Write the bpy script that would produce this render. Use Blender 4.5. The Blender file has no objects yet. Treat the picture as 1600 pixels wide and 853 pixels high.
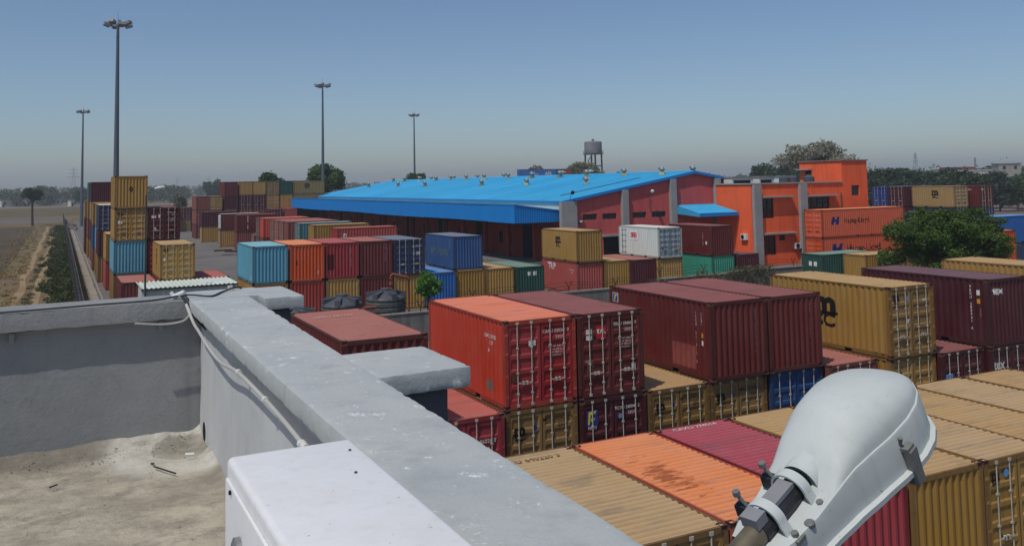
import bpy, bmesh, math, random
from mathutils import Vector, Matrix, noise
import numpy as np
random.seed(7); RNG = np.random.default_rng(11)
S = bpy.context.scene
COL = S.collection
R = math.radians

# ------------------------------------------------------------------ camera
YAW, PIT, ROL, FPX, EYE, CY = R(27.047), R(-4.103), R(-1.117), 1387.4, 9.302, 185.1
c, s = math.cos(YAW), math.sin(YAW); cp, sp = math.cos(PIT), math.sin(PIT); cr, sr = math.cos(ROL), math.sin(ROL)
xr = Vector((c, -s, 0)); dd = Vector((s, c, 0)); zz = Vector((0, 0, 1))
FW = cp*dd - sp*zz; up0 = sp*dd + cp*zz
CR = cr*xr + sr*up0; CU = -sr*xr + cr*up0
cam_d = bpy.data.cameras.new('camera'); cam = bpy.data.objects.new('camera', cam_d); COL.objects.link(cam)
M3 = Matrix((CR, CU, -FW)).transposed()
cam.matrix_world = Matrix.Translation((0, 0, EYE)) @ M3.to_4x4()
cam_d.sensor_width = 36; cam_d.lens = FPX/1600*36; cam_d.shift_y = (CY-426.5)/1600
cam_d.clip_start = 0.05; cam_d.clip_end = 12000
S.camera = cam

# ------------------------------------------------------------------ world, sun, exposure
SUN_TO = Vector((-0.52, -0.27, 1.0)).normalized()
EL = math.asin(SUN_TO.z); AZ = math.atan2(SUN_TO.x, SUN_TO.y)
w = bpy.data.worlds.new('World'); S.world = w; w.use_nodes = True
nt = w.node_tree; bg = nt.nodes['Background']
sky = nt.nodes.new('ShaderNodeTexSky'); sky.sky_type = 'NISHITA'; sky.sun_disc = False
sky.sun_elevation = EL; sky.sun_rotation = AZ % (2*math.pi)
sky.altitude = 0; sky.air_density = 0.9; sky.dust_density = 0.9; sky.ozone_density = 4.5
nt.links.new(sky.outputs[0], bg.inputs['Color']); bg.inputs['Strength'].default_value = 0.108
sd = bpy.data.lights.new('sun', 'SUN'); sun = bpy.data.objects.new('sun', sd); COL.objects.link(sun)
sd.energy = 3.1; sd.angle = R(0.6); sd.color = (1.0, 0.95, 0.87)
sun.rotation_euler = SUN_TO.to_track_quat('Z', 'Y').to_euler(); sun.location = (-60, -50, 120)
S.view_settings.view_transform = 'Standard'; S.view_settings.look = 'None'
S.view_settings.exposure = -0.25; S.view_settings.gamma = 1.0; S.view_settings.use_curve_mapping = False
S.render.engine = 'CYCLES'
S.cycles.use_denoising = True; S.cycles.max_bounces = 6; S.cycles.diffuse_bounces = 3; S.cycles.volume_bounces = 0
S.cycles.transparent_max_bounces = 6; S.cycles.caustics_reflective = False; S.cycles.caustics_refractive = False

# ------------------------------------------------------------------ helpers
def lin(v):
    v = v/255.0
    return v/12.92 if v <= 0.04045 else ((v+0.055)/1.055)**2.4
def rgb(r, g, b): return (lin(r), lin(g), lin(b), 1.0)

class MB:
    """collects faces; build() links them as one mesh object"""
    def __init__(s): s.v = []; s.f = []; s.smooth = False
    def add(s, vs, fs):
        o = len(s.v); s.v.extend([tuple(p) for p in vs]); s.f.extend([tuple(i+o for i in f) for f in fs]); return s
    def box(s, x0, y0, z0, x1, y1, z1):
        return s.add([(x0,y0,z0),(x1,y0,z0),(x1,y1,z0),(x0,y1,z0),(x0,y0,z1),(x1,y0,z1),(x1,y1,z1),(x0,y1,z1)],
                     [(0,3,2,1),(4,5,6,7),(0,1,5,4),(1,2,6,5),(2,3,7,6),(3,0,4,7)])
    def cbox(s, x, y, z, a, b, h): return s.box(x-a/2, y-b/2, z, x+a/2, y+b/2, z+h)
    def prism(s, pts, axis, a, b):
        """polygon pts (2d) extruded along axis 0/1/2 from a to b"""
        n = len(pts)
        def mk(p, t):
            if axis == 0: return (t, p[0], p[1])
            if axis == 1: return (p[0], t, p[1])
            return (p[0], p[1], t)
        vs = [mk(p, a) for p in pts] + [mk(p, b) for p in pts]
        return s.add(vs, [tuple(range(n))[::-1], tuple(range(n, 2*n))] + [(i, (i+1) % n, n+(i+1) % n, n+i) for i in range(n)])
    def tube(s, p0, p1, r0, r1=None, n=8, cap=True):
        r1 = r0 if r1 is None else r1
        p0 = Vector(p0); p1 = Vector(p1); d = (p1-p0)
        if d.length < 1e-6: return s
        q = d.to_track_quat('Z', 'Y')
        vs = []
        for p, r in ((p0, r0), (p1, r1)):
            for i in range(n):
                a = 2*math.pi*i/n
                vs.append(p + q @ Vector((r*math.cos(a), r*math.sin(a), 0)))
        fs = [(i, (i+1) % n, n+(i+1) % n, n+i) for i in range(n)]
        if cap: fs += [tuple(range(n))[::-1], tuple(range(n, 2*n))]
        return s.add(vs, fs)
    def path(s, pts, r, n=6):
        """tube along a polyline with shared rings"""
        pts = [Vector(p) for p in pts]; vs = []; N = len(pts)
        for i, p in enumerate(pts):
            d = (pts[min(i+1, N-1)] - pts[max(i-1, 0)]).normalized()
            q = d.to_track_quat('Z', 'Y')
            rr = r[i] if isinstance(r, (list, tuple)) else r
            vs += [p + q @ Vector((rr*math.cos(2*math.pi*k/n), rr*math.sin(2*math.pi*k/n), 0)) for k in range(n)]
        fs = [(i*n+k, i*n+(k+1) % n, (i+1)*n+(k+1) % n, (i+1)*n+k) for i in range(N-1) for k in range(n)]
        fs += [tuple(range(n))[::-1], tuple(range((N-1)*n, N*n))]
        return s.add(vs, fs)
    def lathe(s, prof, n=24, cx=0, cy=0, z=0):
        vs = [(cx+r*math.cos(2*math.pi*i/n), cy+r*math.sin(2*math.pi*i/n), z+h) for r, h in prof for i in range(n)]
        m = len(prof)
        fs = [(j*n+i, j*n+(i+1) % n, (j+1)*n+(i+1) % n, (j+1)*n+i) for j in range(m-1) for i in range(n)]
        fs += [tuple(range(n))[::-1], tuple(range((m-1)*n, m*n))]
        return s.add(vs, fs)
    def mesh(s, name):
        me = bpy.data.meshes.new(name); me.from_pydata(s.v, [], s.f)
        bm = bmesh.new(); bm.from_mesh(me); bmesh.ops.recalc_face_normals(bm, faces=bm.faces); bm.to_mesh(me); bm.free()
        if s.smooth:
            me.polygons.foreach_set('use_smooth', [True]*len(me.polygons))
            try: me.set_sharp_from_angle(angle=R(35))
            except Exception: pass
        return me
    def build(s, name, mat, parent=None, label=None, cat=None, group=None, kind=None, smooth=None):
        if smooth is not None: s.smooth = smooth
        return obj(name, s.mesh(name), mat, parent, label, cat, group, kind)

def tag(o, label=None, cat=None, group=None, kind=None):
    if label: o['label'] = label
    if cat: o['category'] = cat
    if group: o['group'] = group
    if kind: o['kind'] = kind
    return o
def obj(name, me, mat, parent=None, label=None, cat=None, group=None, kind=None):
    o = bpy.data.objects.new(name, me); COL.objects.link(o)
    if parent: o.parent = parent
    if mat is not None:
        if not me.materials: me.materials.append(mat)
        if me.materials[0] is not mat:
            o.material_slots[0].link = 'OBJECT'; o.material_slots[0].material = mat
    return tag(o, label, cat, group, kind)
def thing(name, label, cat, loc=(0,0,0), rz=0, group=None):
    o = bpy.data.objects.new(name, None); COL.objects.link(o)
    o.location = loc; o.rotation_euler = (0, 0, rz); o.empty_display_size = 0.3
    return tag(o, label, cat, group)
def copy_tree(o, parent=None):
    c = o.copy(); COL.objects.link(c); c.parent = parent
    for ch in o.children: copy_tree(ch, c)
    return c

# ------------------------------------------------------------------ materials
def new_mat(name, rough=0.7, metal=0.0, spec=0.3):
    m = bpy.data.materials.new(name); m.use_nodes = True
    b = m.node_tree.nodes['Principled BSDF']
    b.inputs['Roughness'].default_value = rough; b.inputs['Metallic'].default_value = metal
    b.inputs['Specular IOR Level'].default_value = spec
    return m, m.node_tree, b
def coords(nt, scale=(1, 1, 1), rnd=True, kind='Object'):
    tc = nt.nodes.new('ShaderNodeTexCoord'); mp = nt.nodes.new('ShaderNodeMapping'); mp.inputs['Scale'].default_value = scale
    src = tc.outputs[kind]
    if kind == 'World':
        pass
    if rnd:
        oi = nt.nodes.new('ShaderNodeObjectInfo'); mu = nt.nodes.new('ShaderNodeMath'); mu.operation = 'MULTIPLY'; mu.inputs[1].default_value = 61.0
        nt.links.new(oi.outputs['Random'], mu.inputs[0])
        ad = nt.nodes.new('ShaderNodeVectorMath'); ad.operation = 'ADD'
        nt.links.new(src, ad.inputs[0]); nt.links.new(mu.outputs[0], ad.inputs[1]); src = ad.outputs[0]
    nt.links.new(src, mp.inputs['Vector'])
    return mp.outputs[0]
def noise_n(nt, vec, scale, detail=5, rough=0.6):
    n = nt.nodes.new('ShaderNodeTexNoise'); n.inputs['Scale'].default_value = scale
    n.inputs['Detail'].default_value = detail; n.inputs['Roughness'].default_value = rough
    nt.links.new(vec, n.inputs['Vector']); return n.outputs['Fac']
def ramp(nt, fac, a, b, va=0.0, vb=1.0):
    m = nt.nodes.new('ShaderNodeMapRange'); m.inputs['From Min'].default_value = a; m.inputs['From Max'].default_value = b
    m.inputs['To Min'].default_value = va; m.inputs['To Max'].default_value = vb
    nt.links.new(fac, m.inputs['Value']); return m.outputs[0]
def mixc(nt, fac, A, B, mode='MIX'):
    m = nt.nodes.new('ShaderNodeMix'); m.data_type = 'RGBA'; m.blend_type = mode
    if hasattr(fac, 'is_linked') or hasattr(fac, 'links'): nt.links.new(fac, m.inputs['Factor'])
    else: m.inputs['Factor'].default_value = fac
    for sock, val in (('A', A), ('B', B)):
        t = m.inputs[6 if sock == 'A' else 7]
        if isinstance(val, tuple): t.default_value = val
        else: nt.links.new(val, t)
    return m.outputs[2]
def mul(nt, a, b):
    m = nt.nodes.new('ShaderNodeMath'); m.operation = 'MULTIPLY'
    for i, v in enumerate((a, b)):
        if isinstance(v, (int, float)): m.inputs[i].default_value = v
        else: nt.links.new(v, m.inputs[i])
    return m.outputs[0]
def bump(nt, b, h, strength=0.3, dist=0.02):
    bp = nt.nodes.new('ShaderNodeBump'); bp.inputs['Strength'].default_value = strength; bp.inputs['Distance'].default_value = dist
    nt.links.new(h, bp.inputs['Height']); nt.links.new(bp.outputs[0], b.inputs['Normal'])

MATS = {}
def enamel(name, col, rough=.5):
    m, nt, b = new_mat(name, rough, 0, .35); v = coords(nt, rnd=False)
    n1 = noise_n(nt, v, 5, 8, .7); n2 = noise_n(nt, v, 70, 4, .6); n3 = noise_n(nt, coords(nt, (30, 30, 4), False), 1.0, 5, .6); n4 = noise_n(nt, v, 22, 3, .5)
    C = mixc(nt, ramp(nt, n1, .42, .72, 0, .45), col, scale_c((col[0], col[1]*.97, col[2]*.9, 1), .74)); C = mixc(nt, ramp(nt, n3, .55, .75, 0, .3), C, scale_c(col, .66))
    C = mixc(nt, mul(nt, ramp(nt, n2, .66, .70), ramp(nt, n4, .5, .6, 0, .8)), C, (.09, .085, .08, 1)); nt.links.new(C, b.inputs['Base Color'])
    nt.links.new(ramp(nt, n1, .3, .7, rough-.1, rough+.2), b.inputs['Roughness']); MATS[name] = m; return m
def scale_c(c, k): return (min(c[0]*k, 1), min(c[1]*k, 1), min(c[2]*k, 1), 1)
RUST = (0.085, 0.035, 0.018, 1)
def paint(name, col, rust=0.5, dirt=0.5, rough=0.5, fade=0.35):
    """weathered container paint on walls: faded patches, rain streaks, rust spots, dents"""
    if name in MATS: return MATS[name]
    m, nt, b = new_mat(name, rough, 0, 0.35)
    v = coords(nt); vs = coords(nt, (5.0, 5.0, 0.35)); 
    n1 = noise_n(nt, v, 0.9, 6); n2 = noise_n(nt, vs, 1.3, 6, 0.65); n3 = noise_n(nt, v, 3.2, 10, 0.72); n4 = noise_n(nt, v, 0.6, 2)
    g = (col[0]+col[1]+col[2])/3
    faded = (col[0]*0.75+g*0.25+0.035, col[1]*0.75+g*0.25+0.035, col[2]*0.75+g*0.25+0.035, 1)
    C = mixc(nt, ramp(nt, n1, 0.35, 0.75, 0, fade), col, faded)
    C = mixc(nt, ramp(nt, n2, 0.52, 0.78, 0, 0.55*dirt), C, scale_c((col[0]*0.6+0.02, col[1]*0.6+0.02, col[2]*0.6+0.02, 1), 0.6))
    C = mixc(nt, ramp(nt, n3, 0.70-0.09*rust, 0.76-0.06*rust, 0, 0.85), C, RUST)
    n8 = noise_n(nt, coords(nt, (7.0, 7.0, 0.3)), 1.6, 7, 0.7)
    C = mixc(nt, mul(nt, ramp(nt, n8, 0.60, 0.70), ramp(nt, n1, 0.42, 0.6, 0, 0.55*rust)), C, scale_c(RUST, 1.5))
    oi = nt.nodes.new('ShaderNodeObjectInfo'); hv = nt.nodes.new('ShaderNodeHueSaturation'); nt.links.new(C, hv.inputs['Color'])
    nt.links.new(ramp(nt, oi.outputs['Random'], 0, 1, 0.86, 1.12), hv.inputs['Value']); nt.links.new(ramp(nt, oi.outputs['Random'], 1, 0, 0.94, 1.04), hv.inputs['Saturation']); C = hv.outputs[0]
    nt.links.new(C, b.inputs['Base Color'])
    nt.links.new(ramp(nt, n1, 0.3, 0.8, rough-0.08, rough+0.2), b.inputs['Roughness'])
    bump(nt, b, n4, 0.4, 0.06)
    MATS[name] = m; return m
def paint_roof(name, col, rust=0.5, dirt=0.6, stain=False):
    """sun-chalked container roof with walked-on dirt, rust blotches along the ribs"""
    if name in MATS: return MATS[name]
    m, nt, b = new_mat(name, 0.72, 0, 0.25)
    v = coords(nt); vx = coords(nt, (0.5, 2.6, 1))
    n1 = noise_n(nt, v, 0.7, 5); n2 = noise_n(nt, vx, 0.9, 8, 0.7); n3 = noise_n(nt, vx, 2.1, 10, 0.75); n4 = noise_n(nt, v, 9.0, 6, 0.7)
    g = (col[0]+col[1]+col[2])/3
    pale = (col[0]*0.8+g*0.25+0.03, col[1]*0.8+g*0.25+0.03, col[2]*0.8+g*0.25+0.03, 1)
    C = mixc(nt, ramp(nt, n1, 0.3, 0.75, 0, 0.6), col, pale)
    C = mixc(nt, ramp(nt, n4, 0.45, 0.8, 0, 0.3), C, scale_c(col, 0.6))
    C = mixc(nt, ramp(nt, n2, 0.52, 0.70, 0, 0.9*dirt), C, (g*0.42+0.02, g*0.38+0.018, g*0.34+0.015, 1))
    C = mixc(nt, ramp(nt, n3, 0.71-0.08*rust, 0.78-0.06*rust, 0, 0.85), C, scale_c(RUST, 1.3))
    n6 = noise_n(nt, coords(nt, (1.0, 1.5, 1)), 0.62, 7, 0.62)
    C = mixc(nt, ramp(nt, n6, 0.58, 0.68, 0, 0.55*dirt), C, (g*0.40+0.03, g*0.36+0.027, g*0.32+0.024, 1))
    if stain:      # a long rust spill, widest at the far end
        tc = nt.nodes.new('ShaderNodeTexCoord'); mp = nt.nodes.new('ShaderNodeMapping'); mp.vector_type = 'TEXTURE'
        mp.inputs['Location'].default_value = (-0.52, 0.0, 2.57); mp.inputs['Rotation'].default_value = (0, 0, R(-6)); mp.inputs['Scale'].default_value = (0.62, 1.75, 1)
        nt.links.new(tc.outputs['Object'], mp.inputs['Vector']); ln = nt.nodes.new('ShaderNodeVectorMath'); ln.operation = 'LENGTH'; nt.links.new(mp.outputs[0], ln.inputs[0])
        n7 = noise_n(nt, coords(nt, (1.6, 4.8, 1), False), 1.5, 7, 0.6)
        ad7 = nt.nodes.new('ShaderNodeMath'); ad7.operation = 'SUBTRACT'; nt.links.new(n7, ad7.inputs[0]); nt.links.new(mul(nt, ln.outputs['Value'], 0.22), ad7.inputs[1])
        C = mixc(nt, ramp(nt, ad7.outputs[0], 0.36, 0.46, 0, 0.8), C, rgb(140,66,36))
    ga = nt.nodes.new('ShaderNodeAttribute'); ga.attribute_name = 'crest'      # rib shading put into the colour: crests scuffed pale, valleys dark with dirt
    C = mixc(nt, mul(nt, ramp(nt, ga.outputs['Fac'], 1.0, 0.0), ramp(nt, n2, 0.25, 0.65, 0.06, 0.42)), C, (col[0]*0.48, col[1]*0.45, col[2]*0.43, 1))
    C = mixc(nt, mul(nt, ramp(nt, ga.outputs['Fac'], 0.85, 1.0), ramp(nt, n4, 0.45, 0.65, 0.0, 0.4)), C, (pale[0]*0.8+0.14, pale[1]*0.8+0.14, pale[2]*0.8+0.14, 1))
    nt.links.new(C, b.inputs['Base Color']); bump(nt, b, n4, 0.12, 0.01)
    MATS[name] = m; return m
def flat(name, col, rough=0.6, metal=0.0, var=0.25, scale=2.0, bmp=0.0, bscale=20, spec=0.3, rnd=True):
    if name in MATS: return MATS[name]
    m, nt, b = new_mat(name, rough, metal, spec)
    v = coords(nt, rnd=rnd); n1 = noise_n(nt, v, scale, 6, 0.65)
    C = mixc(nt, ramp(nt, n1, 0.3, 0.7), scale_c(col, 1-var), scale_c(col, 1+var*0.6))
    nt.links.new(C, b.inputs['Base Color'])
    if bmp: bump(nt, b, noise_n(nt, v, bscale, 6, 0.7), bmp, 0.02)
    MATS[name] = m; return m

PAL = {   # wall colour, chalked roof colour
 'yellow': (rgb(160,122,56), rgb(184,148,96)), 'ochre': (rgb(138,106,56), rgb(176,140,94)), 'tan': (rgb(168,136,86), rgb(184,152,108)),
 'maroon': (rgb(98,33,30), rgb(142,82,78)), 'wine': (rgb(80,25,34), rgb(122,72,80)), 'plum': (rgb(76,30,36), rgb(112,80,86)),
 'vermilion': (rgb(194,72,54), rgb(222,124,90)), 'red': (rgb(148,34,36), rgb(178,84,84)), 'crimson': (rgb(150,38,48), rgb(172,70,82)),
 'orange': (rgb(206,86,42), rgb(226,136,80)), 'aqua': (rgb(86,150,172), rgb(126,178,190)), 'blue': (rgb(38,76,126), rgb(116,138,168)),
 'azure': (rgb(38,98,168), rgb(86,140,196)), 'navy': (rgb(40,52,84), rgb(112,122,138)), 'green': (rgb(28,72,62), rgb(112,142,126)),
 'jade': (rgb(40,136,112), rgb(90,150,130)), 'white': (rgb(206,214,208), rgb(214,212,200)), 'brown': (rgb(128,66,56), rgb(168,104,92)),
 'brick': (rgb(160,62,52), rgb(184,96,84)), 'teal': (rgb(66,118,120), rgb(150,166,166)), 'royal': (rgb(30,48,116), rgb(90,104,150)),
}
def P(n): return paint('paint_'+n, PAL[n][0], rust={'vermilion': .75, 'white': .6, 'aqua': .4}.get(n, .95), dirt=.9)
def PF(n): c0 = PAL[n][0]; return paint('frame_'+n, (c0[0]*.62+.012, c0[1]*.58+.008, c0[2]*.55+.006, 1), 1.6 if n not in ('white', 'aqua') else .8, 1.0, .6)
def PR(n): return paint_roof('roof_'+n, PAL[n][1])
BAR = flat('galvanised_bar', rgb(182,176,162), 0.6, 0.0, 0.3, 8)
CAST = flat('casting_steel', rgb(86,56,46), 0.75, 0.0, 0.4, 6)
GASKET = flat('rubber_gasket', rgb(30,28,27), 0.8, 0, 0.2)
INK_W = flat('ink_white', rgb(214,212,206), 0.6, 0, 0.2, 6); INK_K = flat('ink_black', rgb(26,22,20), 0.6, 0, 0.15, 6)
INK_Y = flat('ink_yellow', rgb(226,200,52), 0.6, 0, 0.1); INK_B = flat('ink_blue', rgb(36,64,128), 0.6, 0, 0.1)
INK_R = flat('ink_red', rgb(176,36,44), 0.6, 0, 0.1); INK_O = flat('ink_amber', rgb(196,140,40), 0.6, 0, 0.1)
INK_HB = flat('ink_navy', rgb(26,34,104), 0.6, 0, 0.1); INK_C = flat('ink_sky', rgb(90,150,205), 0.6, 0, 0.1)
INK_G = flat('ink_faded', rgb(140,116,108), 0.7, 0, 0.2)

# ------------------------------------------------------------------ containers
W = 2.44
def corr_pts(a, b, pitch, depth):
    """breakpoints (t, recess) of a trapezoid corrugation between a and b, starting and ending flush"""
    n = max(1, round((b-a-0.26*pitch)/pitch)); p = (b-a)/(n+0.26)
    pts = []
    for i in range(n):
        t = a+i*p
        pts += [(t, 0), (t+0.26*p, 0), (t+0.5*p, depth), (t+0.76*p, depth)]
    pts += [(a+n*p, 0), (b, 0)]
    return pts
def corr_at(pts, t):
    for (t0, d0), (t1, d1) in zip(pts, pts[1:]):
        if t <= t1: return d0+(d1-d0)*max(0, min(1, (t-t0)/max(1e-6, t1-t0)))
    return 0.0
_MC = {}
def cmesh(L, H):
    key = (L, H)
    if key in _MC: return _MC[key]
    D = {}
    hx, hy = W/2, L/2
    # frame: posts, rails, sills, headers, closed floor, rail split at the fork pockets
    f = MB()
    for sx in (-1, 1):
        for sy in (-1, 1):
            f.box(*sorted((sx*hx, sx*(hx-0.11)))[:1], min(sy*hy, sy*(hy-0.15)), 0.12, max(sx*hx, sx*(hx-0.11)), max(sy*hy, sy*(hy-0.15)), H-0.12)
        xa, xb = sorted((sx*hx-sx*0.004, sx*(hx-0.055)))
        f.box(xa, -hy+0.17, H-0.075, xb, hy-0.17, H-0.012)
        xa, xb = sorted((sx*hx-sx*0.012, sx*(hx-0.05)))
        cuts = [-hy+0.17, -1.20, -0.86, 0.86, 1.20, hy-0.17]
        for a, b in ((0, 1), (2, 3), (4, 5)): f.box(xa, cuts[a], 0.02, xb, cuts[b], 0.17)
        for a, b in ((1, 2), (3, 4)): f.box(xa, cuts[a], 0.135, xb, cuts[b], 0.17)
    for sy in (-1, 1):
        ya, yb = sorted((sy*hy-sy*0.004, sy*(hy-0.07)))
        f.box(-hx+0.165, ya, H-0.13, hx-0.165, yb, H-0.012)
        f.box(-hx+0.165, ya, 0.01, hx-0.165, yb, 0.14)
    f.box(-hx+0.06, -hy+0.08, 0.10, hx-0.06, hy-0.08, 0.15)
    D['frame'] = f.mesh('container_frame')
    # corner casting with recessed holes
    bm = bmesh.new(); bmesh.ops.create_cube(bm, size=1, matrix=Matrix.Diagonal((0.162, 0.178, 0.118, 1)))
    for fc in bmesh.ops.inset_individual(bm, faces=list(bm.faces), thickness=0.034, depth=0)['faces']: pass
    inner = [fc for fc in bm.faces if fc.calc_area() < 0.012]
    bm.faces.ensure_lookup_table()
    big = sorted(bm.faces, key=lambda q: (q.calc_center_median().length))
    for fc in [q for q in bm.faces if max(abs(q.calc_center_median().x)/0.081, abs(q.calc_center_median().y)/0.089, abs(q.calc_center_median().z)/0.059) > 0.98 and
               sum(1 for k in q.calc_center_median() if abs(k) < 1e-4) == 2]:
        bmesh.ops.translate(bm, verts=fc.verts, vec=-fc.normal*0.02)
    me = bpy.data.meshes.new('casting'); bm.to_mesh(me); bm.free(); D['cast'] = me
    # side wall (local -x side), corrugated
    pts = corr_pts(-hy+0.15, hy-0.15, 0.278, 0.038)
    def sheet(pts, z0, z1, mk):
        m = MB(); n = len(pts)
        vs = [mk(t, d, z0) for t, d in pts] + [mk(t, d, z1) for t, d in pts]
        m.add(vs, [(i, i+1, n+i+1, n+i) for i in range(n-1)]); return m
    D['side_pts'] = pts
    D['sideL'] = sheet(pts, 0.17, H-0.075, lambda t, d, z: (-hx+0.012+d, t, z)).mesh('side_wall')
    D['sideR'] = sheet(pts, 0.17, H-0.075, lambda t, d, z: (hx-0.012-d, t, z)).mesh('side_wall')
    # roof ribs run across
    rp = corr_pts(-hy+0.07, hy-0.07, 0.209, 0.027)
    m = MB(); n = len(rp); xa = hx-0.055
    vs = [(-xa, t, H-0.016-d) for t, d in rp] + [(xa, t, H-0.016-d) for t, d in rp]
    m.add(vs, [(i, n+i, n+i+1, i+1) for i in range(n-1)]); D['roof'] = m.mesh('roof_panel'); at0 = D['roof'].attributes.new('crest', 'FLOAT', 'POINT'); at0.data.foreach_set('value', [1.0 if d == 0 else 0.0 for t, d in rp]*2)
    # blind end (front, local -y) and the same at the back
    ep = corr_pts(-hx+0.11, hx-0.11, 0.25, 0.05); D['end_pts'] = ep
    D['endF'] = sheet(ep, 0.14, H-0.13, lambda t, d, z: (t, -hy+0.012+d, z)).mesh('end_wall')
    D['endB'] = sheet(ep, 0.14, H-0.13, lambda t, d, z: (t, hy-0.012-d, z)).mesh('end_wall')
    # doors: pressed leaf with recessed bands
    def leaf(x0, x1, sgn):
        m = MB(); z0, z1 = 0.145, H-0.135; y0 = sgn*(hy-0.03); r = 0.034
        ex = 0.085; nb = 5; zs = [(z0, 0), (z0+0.07, 0)]
        ph = (z1-z0-0.14)/nb
        for i in range(nb):
            a = z0+0.07+i*ph
            zs += [(a+0.10*ph, 0), (a+0.20*ph, r), (a+0.72*ph, r), (a+0.86*ph, 0)]
        zs += [(z1-0.07, 0), (z1, 0)]
        xs = [x0, x0+ex, x0+ex+0.03, x1-ex-0.03, x1-ex, x1]
        vs = []
        for z, d in zs:
            for i, x in enumerate(xs): vs.append((x, y0-sgn*(d if i in (2, 3) else 0), z))
        nx = len(xs)
        fs = [(j*nx+i, j*nx+i+1, (j+1)*nx+i+1, (j+1)*nx+i) for j in range(len(zs)-1) for i in range(nx-1)]
        m.add(vs, fs); return m
    D['doorL'] = leaf(-hx+0.115, -0.012, -1).mesh('door'); D['doorR'] = leaf(0.012, hx-0.115, -1).mesh('door')
    D['doorBL'] = leaf(-hx+0.115, -0.012, 1).mesh('door'); D['doorBR'] = leaf(0.012, hx-0.115, 1).mesh('door')
    for i, x in enumerate((-0.80, -0.32, 0.32, 0.80)):
        m = MB(); y = -hy+0.004
        m.tube((x, y, 0.06), (x, y, H-0.05), 0.017, n=6)
        for z in (0.075, H-0.125): m.box(x-0.045, y-0.025, z, x+0.045, y+0.03, z+0.075)
        for z in (0.42, 1.02, 1.75): m.box(x-0.035, y-0.02, z, x+0.035, y+0.028, z+0.05)
        hd = 1 if i in (0, 2) else -1
        m.box(min(x, x+hd*0.36), y-0.034, 0.74+0.0*i, max(x, x+hd*0.36), y-0.02, 0.775)
        m.box(x+hd*0.30-0.03, y-0.04, 0.70, x+hd*0.30+0.03, y+0.028, 0.80)
        D['bar%d' % i] = m.mesh('locking_bar')
    D['hinge'] = MB().box(-0.05, -0.006, 0, 0.05, 0.03, 0.07).mesh('hinge')
    _MC[key] = D; return D

CONT_N = [0]
def con(label, x, y, lvl, colour, front='door', orient='Y', roof=None, near=False, L=6.06, H=2.59, z=None, name='shipping_container', group=None, barmat=None):
    """x, y: corner of least x and least y; front end faces -y (orient Y) or -x (orient X)"""
    D = cmesh(L, H); rng = random.Random(CONT_N[0]*13+5); CONT_N[0] += 1
    zb = lvl*2.6 if z is None else z
    if orient == 'Y': loc, rz = (x+W/2, y+L/2, zb), 0
    else: loc, rz = (x+L/2, y+W/2, zb), -math.pi/2
    t = thing(name, label, 'shipping container', loc, rz+rng.uniform(-1, 1)*R(0.22), group)
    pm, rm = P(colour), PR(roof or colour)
    fr = obj('frame', D['frame'], PF(colour), t)
    hx, hy = W/2, L/2
    for sx in (-1, 1):
        for sy in (-1, 1):
            for z_ in (0.059, H-0.059):
                if not near and (z_ < 1 or sy > 0): continue
                cobj = obj('corner_casting', D['cast'], CAST, fr); cobj.location = (sx*(hx-0.081), sy*(hy-0.089), z_)
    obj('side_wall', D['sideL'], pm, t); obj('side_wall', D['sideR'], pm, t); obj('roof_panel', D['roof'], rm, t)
    if front == 'door':
        for k, kk in (('doorL', (0, 1)), ('doorR', (2, 3))):
            d = obj('door', D[k], pm, t)
            for i in kk: obj('locking_bar', D['bar%d' % i], barmat or BAR, d)
        if near:
            for sx in (-1, 1):
                for z_ in (0.35, 0.95, 1.6, 2.15): obj('hinge', D['hinge'], pm, t).location = (sx*(hx-0.06), -hy, z_)
        obj('end_wall', D['endB'], pm, t)
    else:
        obj('end_wall', D['endF'], pm, t)
        obj('door', D['doorBL'], pm, t); obj('door', D['doorBR'], pm, t)
    t['cL'] = L; t['cH'] = H
    return t

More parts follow.
